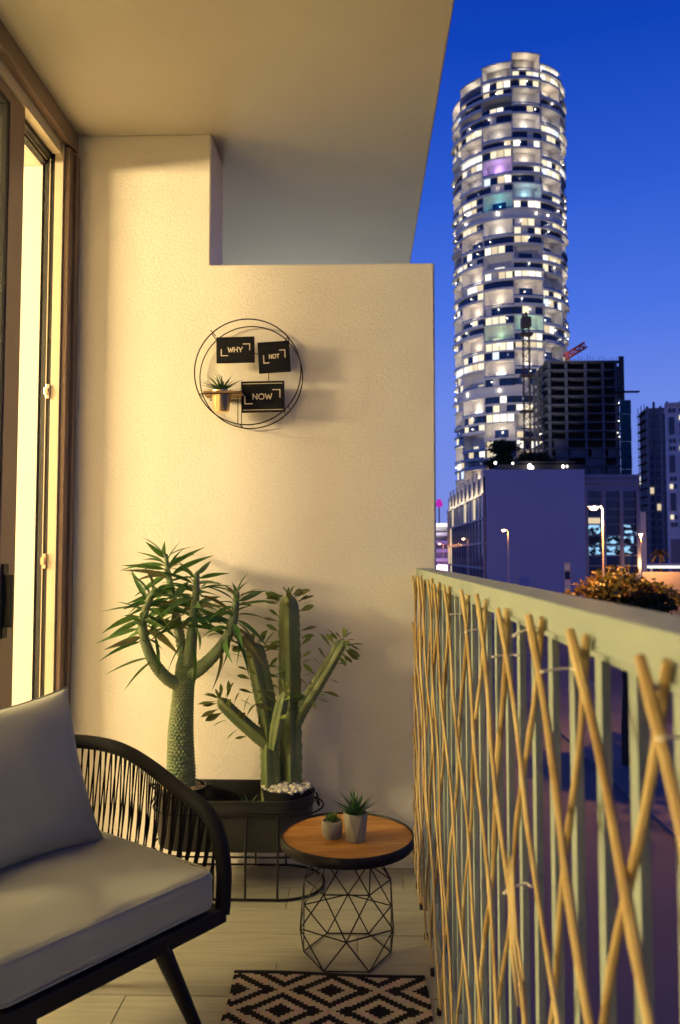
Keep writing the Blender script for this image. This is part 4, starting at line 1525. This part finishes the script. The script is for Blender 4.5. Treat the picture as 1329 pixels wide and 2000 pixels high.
tb = thing('oval_tub', ((tx0 + tx1) / 2, ty_c, ZT0), 'dark zinc oval tub holding the tall plants against the end wall', 'planter')
rings = []
for ins, z in ((0.012, ZT0), (0.006, ZT0 + 0.05), (0.002, ZT1 - 0.03), (0.0, ZT1), (0.004, ZT1), (0.006, ZT1 - 0.03), (0.010, ZT0 + 0.06), (0.03, ZT0 + 0.05)):
    rings.append(oval(tx0 + ins, tx1 - ins, ty_c, t_hd - ins, z))
MB().loft(rings, True, True).build('body', TUB, tb, smooth=True)
MB().tube(oval(tx0 - 0.002, tx1 + 0.002, ty_c, t_hd + 0.002, ZT1 + 0.001), 0.004, 8, closed=True).build('rim', TUB, tb, smooth=True)
MB().tube(oval(tx0 - 0.001, tx1 + 0.001, ty_c, t_hd + 0.001, ZT1 - 0.032), 0.0025, 6, closed=True).build('bead', TUB, tb, smooth=True)
for sgn, x in ((1, tx1 + 0.004), (-1, tx0 - 0.004)):
    pts = [Vector((x + sgn * (0.004 + 0.012 * math.sin(PI * k / 8)), ty_c - 0.035 + 0.07 * k / 8, ZT1 - 0.012 - 0.035 * math.sin(PI * k / 8))) for k in range(9)]
    MB().tube(pts, 0.003, 6).build('handle', BLACK, tb, smooth=True)
so = MB().loft([oval(tx0 + 0.012, tx1 - 0.012, ty_c, t_hd - 0.012, 0.241), oval(tx0 + 0.012, tx1 - 0.012, ty_c, t_hd - 0.012, 0.251)]).build('soil', SOIL, tb)

st = thing('wire_stand', ((tx0 + tx1) / 2, ty_c, 0), 'black wire stand carrying the oval tub above the floor', 'plant stand')
o0, o1, ohd = tx0 - 0.012, at(634, 1724, ty_c).x, 0.149
MB().tube(oval(o0, o1, ty_c, ohd, 0.005), 0.0045, 6, closed=True).build('floor_ring', BLACK, st, smooth=True)
MB().tube(oval(o0 + 0.006, o1 - 0.006, ty_c, ohd - 0.014, 0.139), 0.0035, 6, closed=True).build('shelf_ring', BLACK, st, smooth=True)
MB().tube(oval(o0 + 0.004, o1 - 0.004, ty_c, ohd - 0.018, ZT1 - 0.045), 0.0032, 6, closed=True).build('top_ring', BLACK, st, smooth=True)
yf, yb_ = ty_c - ohd, ty_c + ohd
for px in (416, 479, 542):
    x = at(px, 1720, yf).x
    MB().tube([(x, yf, 0.005), (x, yf + 0.017, ZT1 - 0.045)], 0.0042, 6).build('upright', BLACK, st, smooth=True)
for px in (352,):
    x = at(px, 1720, yf).x
    MB().tube([(x, yf, 0.005), (x, yf + 0.017, ZT1 - 0.045)], 0.0042, 6).build('upright', BLACK, st, smooth=True)
for px in (385, 445, 500, 559):
    x = at(px, 1690, yb_).x
    MB().tube([(x, yb_, 0.005), (x, yb_ - 0.017, ZT1 - 0.045)], 0.0038, 6).build('upright', BLACK, st, smooth=True)
for y in (ty_c - 0.04, ty_c + 0.05):
    MB().tube([(o0 + 0.05, y, 0.139), (o1 - 0.05, y, 0.139)], 0.003, 6).build('shelf_wire', BLACK, st, smooth=True)


def pebbles(name, c, r, n, m_, label, seed, size=0.0085):
    rn = random.Random(seed)
    mb = MB()
    for i in range(n):
        a, q = rn.random() * 2 * PI, r * math.sqrt(rn.random())
        s_ = size * rn.uniform(0.7, 1.2)
        mb.ball((c[0] + q * math.cos(a), c[1] + q * math.sin(a), c[2] + rn.uniform(0, 0.012) + 0.012 * (1 - q / r)), s_, 7, 5, rn.uniform(0.8, 1.3), rn.uniform(0.8, 1.2), rn.uniform(0.6, 0.9))
    o = mb.build(name, m_, None, smooth=True)
    o['kind'] = 'stuff'
    o['label'] = label
    return o


def pot_lathe(c, r_t, r_b, h, wall=0.006, n=28):
    return MB().lathe([(r_b, 0), (r_t, h), (r_t - wall, h), (r_t - wall - 0.002, h - 0.02), (0.0005, h - 0.022)], c, n)


# palm pot
pcx = at(354, 1560, 2.83).x
ppot = thing('nursery_pot', (pcx, 2.83, 0.275), 'round black pot with ear handles holding the spiny trunked plant', 'pot')
pot_lathe((pcx, 2.83, 0.2515), 0.090, 0.078, 0.088).build('body', TUB, ppot, smooth=True)
for sg_ in (-1, 1):
    pts = [Vector((pcx + sg_ * (0.090 + 0.016 * math.sin(PI * k / 8)), 2.83 - 0.02 + 0.04 * k / 8, 0.331 + 0.010 * math.sin(PI * k / 8))) for k in range(9)]
    MB().tube(pts, 0.0042, 6).build('handle', BLACK, ppot, smooth=True)
pebbles('gravel', (pcx, 2.83, 0.321), 0.080, 130, PEBBLE_T, 'tan gravel on top of the round black pot', 2)
# cactus pot
ccx = at(560, 1565, 2.84).x
cpot = thing('nursery_pot', (ccx, 2.84, 0.275), 'round dark pot sunk in the right end of the tub, holding the cactus', 'pot')
pot_lathe((ccx, 2.84, 0.2515), 0.090, 0.072, 0.084).build('body', TUB, cpot, smooth=True)
pebbles('white_pebbles', (ccx, 2.84, 0.327), 0.083, 190, PEBBLE, 'white pebbles heaped round the cactus stems', 3, 0.0095)

# ------------------------------------------------------------------ leaf meshes
def lance(L=1.0, W=0.09, bend=0.25, n=7, fold=0.25, shape=0.45):
    mb = MB()
    vs_ = []
    for i in range(n + 1):
        f = i / n
        wdt = W * (math.sin(PI * min(1, f ** shape)) if 0 < f < 1 else 0.0)
        wdt = max(wdt, 0.004)
        z = -bend * f * f
        vs_ += [(-wdt, f * L, z + fold * wdt), (0, f * L, z), (wdt, f * L, z + fold * wdt)]
    fs = []
    for i in range(n):
        a = i * 3
        fs += [(a, a + 1, a + 4, a + 3), (a + 1, a + 2, a + 5, a + 4)]
    mb.add(vs_, fs)
    return mb


def leaf_M(p, d, roll_, s):
    d = Vector(d).normalized()
    ref = Vector((0, 0, 1)) if abs(d.z) < 0.95 else Vector((1, 0, 0))
    x = d.cross(ref).normalized()
    z = x.cross(d).normalized()
    M_ = Matrix(((x.x, d.x, z.x, 0), (x.y, d.y, z.y, 0), (x.z, d.z, z.z, 0), (0, 0, 0, 1)))
    return Matrix.Translation(p) @ M_ @ Matrix.Rotation(roll_, 4, 'Y') @ Matrix.Scale(s, 4)


PALM_ME = [lance(1, 0.062 + 0.013 * (k % 3), 0.12 + 0.16 * (k % 2), 7, 0.5, 0.66).mesh('leaf', LEAFS[0 if k < 3 else (1 if k < 5 else 2)], True) for k in range(6)]

# ------------------------------------------------------------------ spiny trunked plant
pm = thing('madagascar_palm', (pcx, 2.83, 0.34), 'plant with a thick knobbly trunk, four branches and lance leaves in the tub', 'plant')


def pxpath(pts, n=8):
    return smooth_path([at(px, py, Y) for px, py, Y in pts], n)


def rads(pts, rs, n=8):
    """radii (px at 2.83 m) resampled like smooth_path"""
    out = []
    for i in range(len(rs) - 1):
        for k in range(n):
            out.append((rs[i] + (rs[i + 1] - rs[i]) * k / n) * 2.83 / F_PX)
    out.append(rs[-1] * 2.83 / F_PX)
    return out


tk = [(355, 1556, 2.83), (354, 1500, 2.83), (353, 1440, 2.83), (356, 1385, 2.83), (360, 1335, 2.83), (364, 1300, 2.83), (366, 1275, 2.83)]
tp_, trr = pxpath(tk, 38), rads(tk, [26, 25, 23, 20.5, 18.5, 18, 13], 38)


def knob(rows_, colsn, amp):
    def f(a, t):
        r_ = t * rows_
        c_ = a / (2 * PI) * colsn + (0.5 if int(r_) % 2 else 0)
        fx = abs((c_ % 1) - 0.5) * 2
        fy = abs((r_ % 1) - 0.5) * 2
        return 1 + amp * max(0, 1 - (fx * fx + fy * fy) ** 0.5 * 0.95)
    return f


MB().tube(tp_, trr, 110, prof=knob(54, 20, 0.17)).build('trunk', TRUNK, pm, smooth=True)
branches = [
    ([(352, 1338, 2.82), (328, 1326, 2.80), (305, 1300, 2.78), (289, 1268, 2.77), (280, 1235, 2.77), (281, 1205, 2.78), (292, 1172, 2.78), (306, 1148, 2.78)], [12.5, 11, 10, 9, 8, 7, 6.2, 4.5]),
    ([(362, 1300, 2.86), (354, 1255, 2.87), (345, 1205, 2.88), (337, 1160, 2.88), (328, 1115, 2.88), (324, 1082, 2.88)], [11, 9, 7.5, 6.5, 5, 3.5]),
    ([(370, 1300, 2.81), (374, 1255, 2.80), (379, 1205, 2.79), (383, 1160, 2.79), (385, 1120, 2.79)], [12, 10, 8, 6.5, 4.5]),
    ([(374, 1316, 2.82), (395, 1302, 2.80), (420, 1278, 2.78), (442, 1248, 2.77), (455, 1215, 2.77), (461, 1180, 2.77), (463, 1155, 2.77)], [13, 12, 10.5, 9, 8, 6.2, 4.5]),
]
rn = random.Random(21)
for bi, (bp_, br_) in enumerate(branches):
    pth, rr = pxpath(bp_, 12), rads(bp_, br_, 12)
    MB().tube(pth, rr, 40, prof=knob(len(bp_) * 5.0, 10, 0.24)).build('branch', TRUNK, pm, smooth=True)
    N_ = len(pth)
    nl = (36, 38, 36, 33)[bi]
    for k in range(nl):
        f = 0.42 + 0.58 * (k + rn.random() * 0.5) / nl
        if bi in (0, 3):
            f = 0.50 + 0.50 * (k + rn.random() * 0.5) / nl
        i = min(N_ - 2, int(f * (N_ - 1)))
        p = pth[i]
        ax = (pth[i + 1] - pth[i]).normalized()
        az = k * 2.39996 + bi
        e1 = ax.cross(Vector((0, 1, 0.2))).normalized()
        e2 = ax.cross(e1)
        out = e1 * math.cos(az) + e2 * math.sin(az)
        up_ = 0.10 + 0.95 * max(0, (f - 0.70) / 0.30) ** 1.5
        d = out + ax * up_ + Vector((0, 0, -0.12 + rn.uniform(-0.45, 0.35)))
        if p.y + d.normalized().y * 0.15 > WY - 0.02:
            d.y = -abs(d.y) * 0.3
        ln = rn.uniform(0.12, 0.19) * (1 - 0.38 * max(0, (f - 0.75) / 0.25))
        me = rn.choice(PALM_ME[:5] if rn.random() < 0.88 else [PALM_ME[5]])
        inst('leaf', me, leaf_M(p + out * rr[i] * 0.9, d, rn.uniform(-1.25, 1.25), ln), pm)
# hanging older leaves
for px, py, dx, dz, L in ((430, 1262, 0.1, -1, 0.15), (447, 1240, 0.05, -1, 0.12), (458, 1212, 0.35, -1, 0.15), (300, 1290, -0.9, -0.75, 0.14), (292, 1285, -1, -0.25, 0.16), (378, 1262, 0.12, -1, 0.17), (302, 1240, 0.25, -1, 0.15), (360, 1250, -0.5, -0.8, 0.13), (455, 1228, 0.6, -1, 0.17)):
    inst('leaf', rn.choice(PALM_ME), leaf_M(at(px, py, 2.76), (dx, -0.15, dz), rn.uniform(-0.5, 0.5), L), pm)

# ------------------------------------------------------------------ candelabra cactus
cc = thing('candelabra_cactus', (ccx, 2.84, 0.33), 'branching ribbed cactus with small paddle leaves in the right end of the tub', 'plant')


def star(nr, depth):
    def f(a, t):
        c = abs(((a / (2 * PI) * nr) % 1) - 0.5) * 2       # 1 on the ridges
        return (1 - depth) + depth * (c ** 1.05) + 0.05 * (c > 0.92) * math.sin(t * 160)
    return f


paddle = [lance(1, 0.16 + 0.035 * (k % 2), 0.14 * (k % 3) - 0.05, 6, 0.2, 1.5).mesh('leaf', CLEAFS[0 if k < 3 else 1], True) for k in range(5)]
stems = [
    # path, radii px, twist
    ([(568, 1572, 2.87), (568, 1480, 2.87), (567, 1380, 2.87), (566, 1270, 2.87), (565, 1195, 2.87), (565, 1172, 2.87), (565, 1163, 2.87)], [22.5, 22.5, 22, 21.5, 20.5, 15, 5], 0.08),
    ([(531, 1578, 2.835), (529, 1520, 2.835), (527, 1462, 2.835), (527, 1448, 2.835)], [20.5, 20, 19, 11], -0.2),
    ([(527, 1458, 2.835), (503, 1436, 2.825), (468, 1405, 2.815), (438, 1376, 2.805), (431, 1369, 2.805), (427, 1365, 2.805)], [12, 14.5, 14, 13, 9, 3], 0.5),
    ([(528, 1452, 2.845), (524, 1400, 2.855), (512, 1335, 2.855), (499, 1275, 2.855), (496, 1263, 2.855), (494, 1257, 2.855)], [17, 20.5, 21.5, 20.5, 15, 5], -0.15),
    ([(534, 1462, 2.805), (541, 1420, 2.790), (551, 1372, 2.780), (555, 1358, 2.780), (557, 1352, 2.780)], [9, 13, 12, 8, 3], 0.3),
    ([(572, 1425, 2.87), (590, 1385, 2.86), (615, 1345, 2.85), (645, 1295, 2.84), (664, 1262, 2.84), (669, 1253, 2.84), (671, 1248, 2.84)], [14, 15.5, 15, 14, 12.5, 8, 3], 0.4),
]
rn = random.Random(33)
for si, (pp_, rs, tws) in enumerate(stems):
    pth, rr = pxpath(pp_, 12), rads(pp_, rs, 12)
    up_ = (0, -1, 0.02)
    so_ = MB().tube(pth, rr, 48, upv=up_, twist=tws, prof=star(4, 0.36)).build('stem', CACTUS, cc, smooth=True)
    so_.data.set_sharp_from_angle(angle=R(24))
    N_ = len(pth)
    if si == 1:
        continue
    Ltot = sum((pth[i + 1] - pth[i]).length for i in range(N_ - 1))
    cnt = max(7, int(Ltot / 0.023))
    for ridge in range(4):
        for k in range(cnt):
            f = (k + rn.uniform(0.1, 0.9)) / cnt
            lowf = 0.30 if si == 0 else 0.25
            if f < lowf or rn.random() < 0.15:
                continue
            i = min(N_ - 2, int(f * (N_ - 1)))
            T_ = (pth[i + 1] - pth[i]).normalized()
            N0 = Vector(up_)
            N0 = (N0 - T_ * N0.dot(T_)).normalized()
            B0 = T_.cross(N0)
            a = PI / 2 * ridge + tws + PI / 4 * 0
            out = N0 * math.cos(a) + B0 * math.sin(a)
            if out.y > 0.8 or (si == 0 and out.y < -0.8 and rn.random() < 0.7):
                continue
            d = out + T_ * rn.uniform(0.15, 0.75)
            L = rn.uniform(0.042, 0.072) * (1 if f < 0.95 else 0.8)
            if si == 5 and out.x > 0 and rn.random() < 0.4:
                d.z -= 0.8
            p = pth[i] + out * rr[i] * 0.92
            if p.y + d.normalized().y * L > WY - 0.01:
                continue
            inst('leaf', rn.choice(paddle), leaf_M(p, d, rn.uniform(-1.2, 1.2), L), cc)
    for k in range(4):
        d = (pth[-1] - pth[-4]).normalized() + Vector((rn.uniform(-0.8, 0.8), rn.uniform(-0.6, 0.2), 0.2))
        inst('leaf', rn.choice(paddle[:3]), leaf_M(pth[-3], d, rn.uniform(-1, 1), rn.uniform(0.035, 0.055)), cc)

# small dark rosette between the two pots
rc = at(485, 1562, 2.80)
rs_ = thing('small_rosette', (rc.x, 2.80, 0.251), 'little dark leafed rosette growing in the tub soil between the two pots', 'plant')
for k in range(9):
    a = k * 2.4
    inst('leaf', PALM_ME[4], leaf_M((rc.x, 2.80, 0.266), (math.cos(a), math.sin(a) * 0.7, 0.75 + 0.3 * (k % 2)), 0.2, 0.062), rs_)
MB().tube([(rc.x, 2.80, 0.247), (rc.x, 2.80, 0.28)], 0.005, 6).build('stem', TRUNK, rs_)

# ------------------------------------------------------------------ wall ring with plaques
WF = Y2 = 2.985
Y1 = 2.876
rc2 = at(491, 737, Y2)
rc1 = at(484, 726, Y1)
RR = 0.199
wr = thing('wall_ring', (rc2.x, WY, rc2.z), 'round black wire wall decoration with three lettered plaques', 'wall decoration')


def ring_pts(c, r, n=56):
    return [Vector((c.x + r * math.cos(2 * PI * k / n), c.y, c.z + r * math.sin(2 * PI * k / n))) for k in range(n)]


MB().tube(ring_pts(rc2, RR), 0.0023, 8, closed=True).build('back_ring', BLACK, wr, smooth=True)
MB().tube(ring_pts(rc1, RR), 0.0025, 8, closed=True).build('front_ring', BLACK, wr, smooth=True)
for a in (133, 42, 203, 262, -40):
    d = Vector((math.cos(R(a)), 0, math.sin(R(a)))) * RR
    MB().tube([rc1 + d, rc2 + d], 0.0018, 6).build('tie_rod', BLACK, wr, smooth=True)
YP = 2.938


def plaque(cx, cy, wpx, hpx, rot, text, tw_px, th_px, tdx, tdy, lines=False):
    c = at(cx, cy, YP)
    s_ = YP / F_PX
    hw, hh = wpx * s_ / 2, hpx * s_ / 2
    M_ = Matrix.Translation(c) @ Matrix.Rotation(R(rot), 4, 'Y')
    o = inst('plaque', MB().box((-hw, 0, -hh), (hw, 0.010, hh)).mesh('plaque', PLAQUE), M_, wr)
    o.modifiers.new('bevel', 'BEVEL').width = 0.0012

    def sub(name, mb):
        q = bpy.data.objects.new(name, mb.mesh(name, LETTER))
        col.objects.link(q)
        q.parent = o
        return q
    t_ = 2.6 * s_ / 2 + 0.0004
    k = 1.0
    def bar(x0, z0, x1, z1):
        return (x0 * s_, -0.0012, z0 * s_), (x1 * s_, -0.0001, z1 * s_)
    # corner brackets: lower left and upper right
    bw, bh = wpx * 0.36, hpx * 0.25
    L_ = tw_px / 2
    lx, lz = tdx - L_ - wpx * 0.19, tdy - th_px * 0.5 - hpx * 0.15
    mb = MB().box(*bar(lx, lz, lx + 1.9, lz + hpx * 0.27))
    mb.box(*bar(lx + 1.95, lz, lx + wpx * 0.19, lz + 1.9))
    sub('bracket', mb)
    ux, uz = tdx + L_ + wpx * 0.20, tdy + th_px * 0.5 + hpx * 0.14
    mb = MB().box(*bar(ux - 1.9, uz - hpx * 0.27, ux, uz))
    mb.box(*bar(ux - wpx * 0.19, uz - 1.9, ux - 1.95, uz))
    sub('bracket', mb)
    if lines:
        for zz in (hpx * 0.5 - 5.5, -hpx * 0.5 + 4.0):
            sub('line', MB().box(*bar(-wpx * 0.46, zz, wpx * 0.46, zz + 1.1)))
    # letters built from strokes
    glyph = {
        'W': [(0, 1, .25, 0), (.25, 0, .5, .8), (.5, .8, .75, 0), (.75, 0, 1, 1)],
        'H': [(.08, 0, .08, 1), (.92, 0, .92, 1), (.08, .48, .92, .48)],
        'Y': [(0, 1, .5, .42), (1, 1, .5, .42), (.5, .42, .5, 0)],
        'N': [(.08, 0, .08, 1), (.08, 1, .92, 0), (.92, 0, .92, 1)],
        'T': [(.0, .95, 1, .95), (.5, 0, .5, .95)],
        'O': [(.5 + .48 * math.cos(2 * PI * k / 12), .5 + .5 * math.sin(2 * PI * k / 12), .5 + .48 * math.cos(2 * PI * (k + 1) / 12), .5 + .5 * math.sin(2 * PI * (k + 1) / 12)) for k in range(12)],
    }
    wd = {'W': 1.25, 'H': 0.95, 'Y': 1.0, 'N': 0.95, 'O': 1.1, 'T': 0.85}
    gap = 0.22
    tot = sum(wd[l] for l in text) + gap * (len(text) - 1)
    ux_ = tw_px / tot
    x = tdx - tw_px / 2
    for li, l in enumerate(text):
        mb = MB()
        for si_, (xa, za, xb, zb) in enumerate(glyph[l]):
            A = Vector(((x + xa * wd[l] * ux_) * s_, 0, (tdy - th_px / 2 + za * th_px) * s_))
            B = Vector(((x + xb * wd[l] * ux_) * s_, 0, (tdy - th_px / 2 + zb * th_px) * s_))
            d = (B - A)
            n_ = Vector((-d.z, 0, d.x)).normalized() * (0.80 if text == 'NOT' else 0.92) * s_
            ext = d.normalized() * 0.5 * s_
            mb.obox((A + B) / 2 + Vector((0, -0.0009 - 0.00006 * si_, 0)), d / 2 + ext, n_, Vector((0, 0.0007, 0)))
        sub('letter', mb)
        x += (wd[l] + gap) * ux_
    return o


plaque(460, 683, 76, 52, -1, 'WHY', 29, 9.5, 0, 0)
plaque(535.5, 697, 63, 62, 3.5 * -1, 'NOT', 20, 8, 0.5, 1)
plaque(513.5, 774.5, 86, 62, -1, 'NOW', 38, 11, -1, 0, True)
wires = [((498, 691), (505, 691)), ((525, 728), (525, 745)), ((557, 800), (556, 808)), ((422, 657), (412, 645)), ((556, 668), (563, 656)), ((465, 770), (465, 828)), ((472, 806), (472, 836))]
for (a, b) in wires:
    MB().tube([at(*a, YP + 0.005), at(*b, YP + (0.005 if b[1] < 800 or b[1] > 830 else 0.03))], 0.0017, 6).build('wire', BLACK, wr, smooth=True)
# shelf bracket: front and back wires plus a board with a hole for the pot
zs = at(430, 771, 2.90).z
xs0, xs1 = at(393, 771, 2.876).x, at(470, 771, 2.876).x
MB().tube([(xs0, 2.874, zs), (xs1, 2.874, zs)], 0.0022, 6).build('shelf_wire', BLACK, wr, smooth=True)
MB().tube([(xs0 + 0.012, 2.985, zs - 0.003), (xs1 + 0.012, 2.985, zs - 0.003)], 0.0022, 6).build('shelf_wire', BLACK, wr, smooth=True)
pcx2, pcy2, prad = at(433, 780, 2.925).x, 2.925, 0.0385
bd = MB()
n_ = 28
ringv = [(pcx2 + (prad + 0.001) * math.cos(2 * PI * k / n_), pcy2 + (prad + 0.001) * math.sin(2 * PI * k / n_)) for k in range(n_)]
bx0, bx1, by0, by1 = xs0 + 0.004, xs1 + 0.004, 2.878, 2.983


def sqp(a):
    cx_, sy_ = math.cos(a), math.sin(a)
    tx_ = (bx1 - pcx2) if cx_ > 0 else (bx0 - pcx2)
    ty_ = (by1 - pcy2) if sy_ > 0 else (by0 - pcy2)
    k_ = min(tx_ / cx_ if abs(cx_) > 1e-6 else 9, ty_ / sy_ if abs(sy_) > 1e-6 else 9)
    return (pcx2 + cx_ * k_, pcy2 + sy_ * k_)


outv = [sqp(2 * PI * k / n_) for k in range(n_)]
vsb = [(x, y, z) for z in (zs + 0.0023, zs + 0.0105) for x, y in ringv] + [(x, y, z) for z in (zs + 0.0023, zs + 0.0105) for x, y in outv]
fsb = []
for k in range(n_):
    k2 = (k + 1) % n_
    fsb += [(k, k2, n_ + k2, n_ + k), (2 * n_ + k, 3 * n_ + k, 3 * n_ + k2, 2 * n_ + k2), (k, 2 * n_ + k, 2 * n_ + k2, k2), (n_ + k, n_ + k2, 3 * n_ + k2, 3 * n_ + k)]
bd.add(vsb, fsb)
bd.build('shelf_board', WOODB, wr)

cp = thing('copper_pot', (pcx2, pcy2, zs - 0.06), 'small shiny copper pot hanging through the shelf of the wall ring', 'pot')
MB().lathe([(0.026, -0.062), (0.031, -0.055), (0.0375, 0.012), (0.0415, 0.0125), (0.0415, 0.018), (0.036, 0.018), (0.035, 0.008), (0.0004, 0.006)], (pcx2, pcy2, zs), 32).build('body', BRASS, cp, smooth=True)


def succulent(c, n, L, m_list, label, spread=1.0, seed=0, name='spiky_succulent', wdt=0.075, bend=0.35):
    t = thing(name, c, label, 'plant')
    rn = random.Random(seed)
    mes = [lance(1, wdt * rn.uniform(0.8, 1.2), bend * rn.uniform(0.3, 1.2), 6, 0.5, 0.40).mesh('leaf', rn.choice(m_list), True) for k in range(6)]
    for k in range(n):
        a = k * 2.39996
        f = k / n
        el = R(18 + 68 * f) / max(0.6, spread)
        d = Vector((math.cos(a) * math.cos(el), math.sin(a) * math.cos(el), math.sin(el)))
        inst('leaf', rn.choice(mes), leaf_M(Vector(c) + Vector((d.x, d.y, 0)) * L * 0.08, d, rn.uniform(-0.3, 0.3), L * rn.uniform(0.8, 1.1)), t)
    return t


succulent((pcx2, pcy2, zs + 0.012), 34, 0.088, SUCC[:1], 'dark spiky succulent in the copper pot on the wall ring', 1.0, 1, bend=0.45)

# ------------------------------------------------------------------ side table
TXc, TYc = -0.041, 2.352
sdt = thing('side_table', (TXc, TYc, 0), 'round side table with oak top and black geometric wire base', 'table')
hexes = [(0.127, 0.004, 0), (0.152, 0.103, 30), (0.127, 0.2114, 0), (0.080, 0.309, 30)]
P_ = []
for r_, z, off in hexes:
    P_.append([Vector((TXc + r_ * math.cos(R(60 * k + off)), TYc + r_ * math.sin(R(60 * k + off)), z)) for k in range(6)])
wires = []
for l in range(4):
    for k in range(6):
        wires.append((P_[l][k], P_[l][(k + 1) % 6]))
for l in range(3):
    for k in range(6):
        wires.append((P_[l][k], P_[l + 1][k]))
        k2 = (k - 1) % 6 if hexes[l][2] == 0 else (k + 1) % 6
        wires.append((P_[l][k], P_[l + 1][k2]))
for a, b in wires:
    MB().tube([a, b], 0.0021, 6).build('wire', BLACK, sdt, smooth=True)
TRAD = 0.1955
MB().lathe([(0.0005, 0.312), (TRAD - 0.002, 0.312), (TRAD, 0.314), (TRAD, 0.3415), (TRAD - 0.001, 0.3425), (TRAD - 0.0045, 0.3425), (TRAD - 0.005, 0.3415), (TRAD - 0.005, 0.329), (0.0005, 0.328)], (TXc, TYc, 0), 72).build('tray', BLACK, sdt, smooth=True)
# oak boards of the top, cut to the disc
nb = 9
ang = R(14)
ca, sa = math.cos(ang), math.sin(ang)
rt = TRAD - 0.0055
for k in range(nb):
    v0, v1 = -rt + 2 * rt * k / nb, -rt + 2 * rt * (k + 1) / nb - 0.0003
    seg = 14
    top_, bot_ = [], []
    pts = []
    for i in range(seg + 1):
        v = v0 + (v1 - v0) * i / seg
        pts.append((math.sqrt(max(0, rt * rt - v * v)), v))
    for i in range(seg, -1, -1):
        v = v0 + (v1 - v0) * i / seg
        pts.append((-math.sqrt(max(0, rt * rt - v * v)), v))
    ring0 = [Vector((TXc + x * ca - v * sa, TYc + x * sa + v * ca, 0.3295)) for x, v in pts]
    ring1 = [p + Vector((0, 0, 0.0068)) for p in ring0]
    MB().loft([ring0, ring1]).build('board', TABLEW[k % 3], sdt)
ZTAB = 0.3364

# faceted pot
f_c = at_z(695, 1640, ZTAB)
fp = thing('faceted_pot', (f_c.x, f_c.y, ZTAB), 'faceted grey concrete pot on the side table, the taller of its two pots', 'pot')
rb, rt_, hh = 0.030, 0.0365, 0.078
r0 = [Vector((f_c.x + rb * math.cos(R(60 * k - 90)), f_c.y + rb * math.sin(R(60 * k - 90)), ZTAB + 0.0003)) for k in range(6)]
r1 = [Vector((f_c.x + rt_ * math.cos(R(60 * k - 60)), f_c.y + rt_ * math.sin(R(60 * k - 60)), ZTAB + hh)) for k in range(6)]
r2 = [Vector((f_c.x + (rt_ - 0.005) * math.cos(R(60 * k - 60)), f_c.y + (rt_ - 0.005) * math.sin(R(60 * k - 60)), ZTAB + hh)) for k in range(6)]
r3 = [p + Vector((0, 0, -0.012)) for p in r2]
mb = MB()
vv = r0 + r1 + r2 + r3
ff = [tuple(range(6))[::-1]]
for k in range(6):
    k2 = (k + 1) % 6
    ff += [(k, k2, 6 + k), (k2, 6 + k2, 6 + k), (6 + k, 6 + k2, 12 + k2, 12 + k), (12 + k, 12 + k2, 18 + k2, 18 + k)]
ff.append(tuple(18 + k for k in range(6)))
mb.add(vv, ff)
mb.build('body', CONC, fp)
succulent((f_c.x, f_c.y, ZTAB + hh - 0.010), 46, 0.078, [SUCC[0]], 'dark spiky succulent in the faceted concrete pot on the side table', 0.92, 4, wdt=0.085, bend=0.12)
# round pot
r_c = at_z(649, 1636, ZTAB)
rp_ = thing('round_pot', (r_c.x, r_c.y, ZTAB), 'small rounded grey concrete pot on the side table beside the faceted one', 'pot')
MB().lathe([(0.022, 0.0003), (0.027, 0.006), (0.0305, 0.024), (0.030, 0.044), (0.0285, 0.050), (0.0255, 0.050), (0.025, 0.044), (0.0004, 0.043)], (r_c.x, r_c.y, ZTAB), 32).build('body', CONC, rp_, smooth=True)
succulent((r_c.x, r_c.y, ZTAB + 0.044), 40, 0.030, SUCC, 'small pale green rosette succulent in the rounded concrete pot', 1.0, 6, 'rosette_succulent', wdt=0.20, bend=-0.15)

# ------------------------------------------------------------------ rug
RUG = rug_material()
ry1 = 2.228
rx0, rx1 = -0.349, 0.176
nx, ny = 40, 60
ry0 = 0.95
vs_, fs = [], []
for lay in (1, 0):
    for j in range(ny + 1):
        for i in range(nx + 1):
            u, v = i / nx, j / ny
            x = rx0 + (rx1 - rx0) * u + 0.003 * math.sin(v * 23)
            y_ = ry0 + (ry1 - ry0) * v + 0.006 * math.sin(u * 5.1 + 0.6) * v - 0.006 * u * v
            z = 0.0005 + (0.0065 + 0.0012 * noise.noise(Vector((x * 12, y_ * 12, 0)))) * lay
            vs_.append((x, y_, z))
W_ = nx + 1
o_ = W_ * (ny + 1)
for j in range(ny):
    for i in range(nx):
        a = j * W_ + i
        fs.append((a, a + 1, a + 1 + W_, a + W_))
        fs.append((o_ + a, o_ + a + W_, o_ + a + 1 + W_, o_ + a + 1))
for i in range(nx):
    fs.append((i, o_ + i, o_ + i + 1, i + 1))
    a = ny * W_ + i
    fs.append((a, a + 1, o_ + a + 1, o_ + a))
for j in range(ny):
    a = j * W_
    fs.append((a, a + W_, o_ + a + W_, o_ + a))
    a = j * W_ + nx
    fs.append((a, o_ + a, o_ + a + W_, a + W_))
mb = MB()
mb.add(vs_, fs)
rug = thing('rug', ((rx0 + rx1) / 2, (ry0 + ry1) / 2, 0), 'black and cream woven rug with stepped diamond pattern on the tiles', 'rug')
mb.build('field', RUG, rug, smooth=True)
hem = MB()
hp = [Vector((rx0 + (rx1 - rx0) * i / 20 + 0.003 * math.sin(23), ry1 + 0.006 * math.sin(i / 20 * 5.1 + 0.6) - 0.006 * i / 20 - 0.004, 0.0055)) for i in range(21)]
hem.tube(hp, 0.0075, 8, flat=0.7)
hem.build('hem', BLACKROPE, rug, smooth=True)

clean_props()
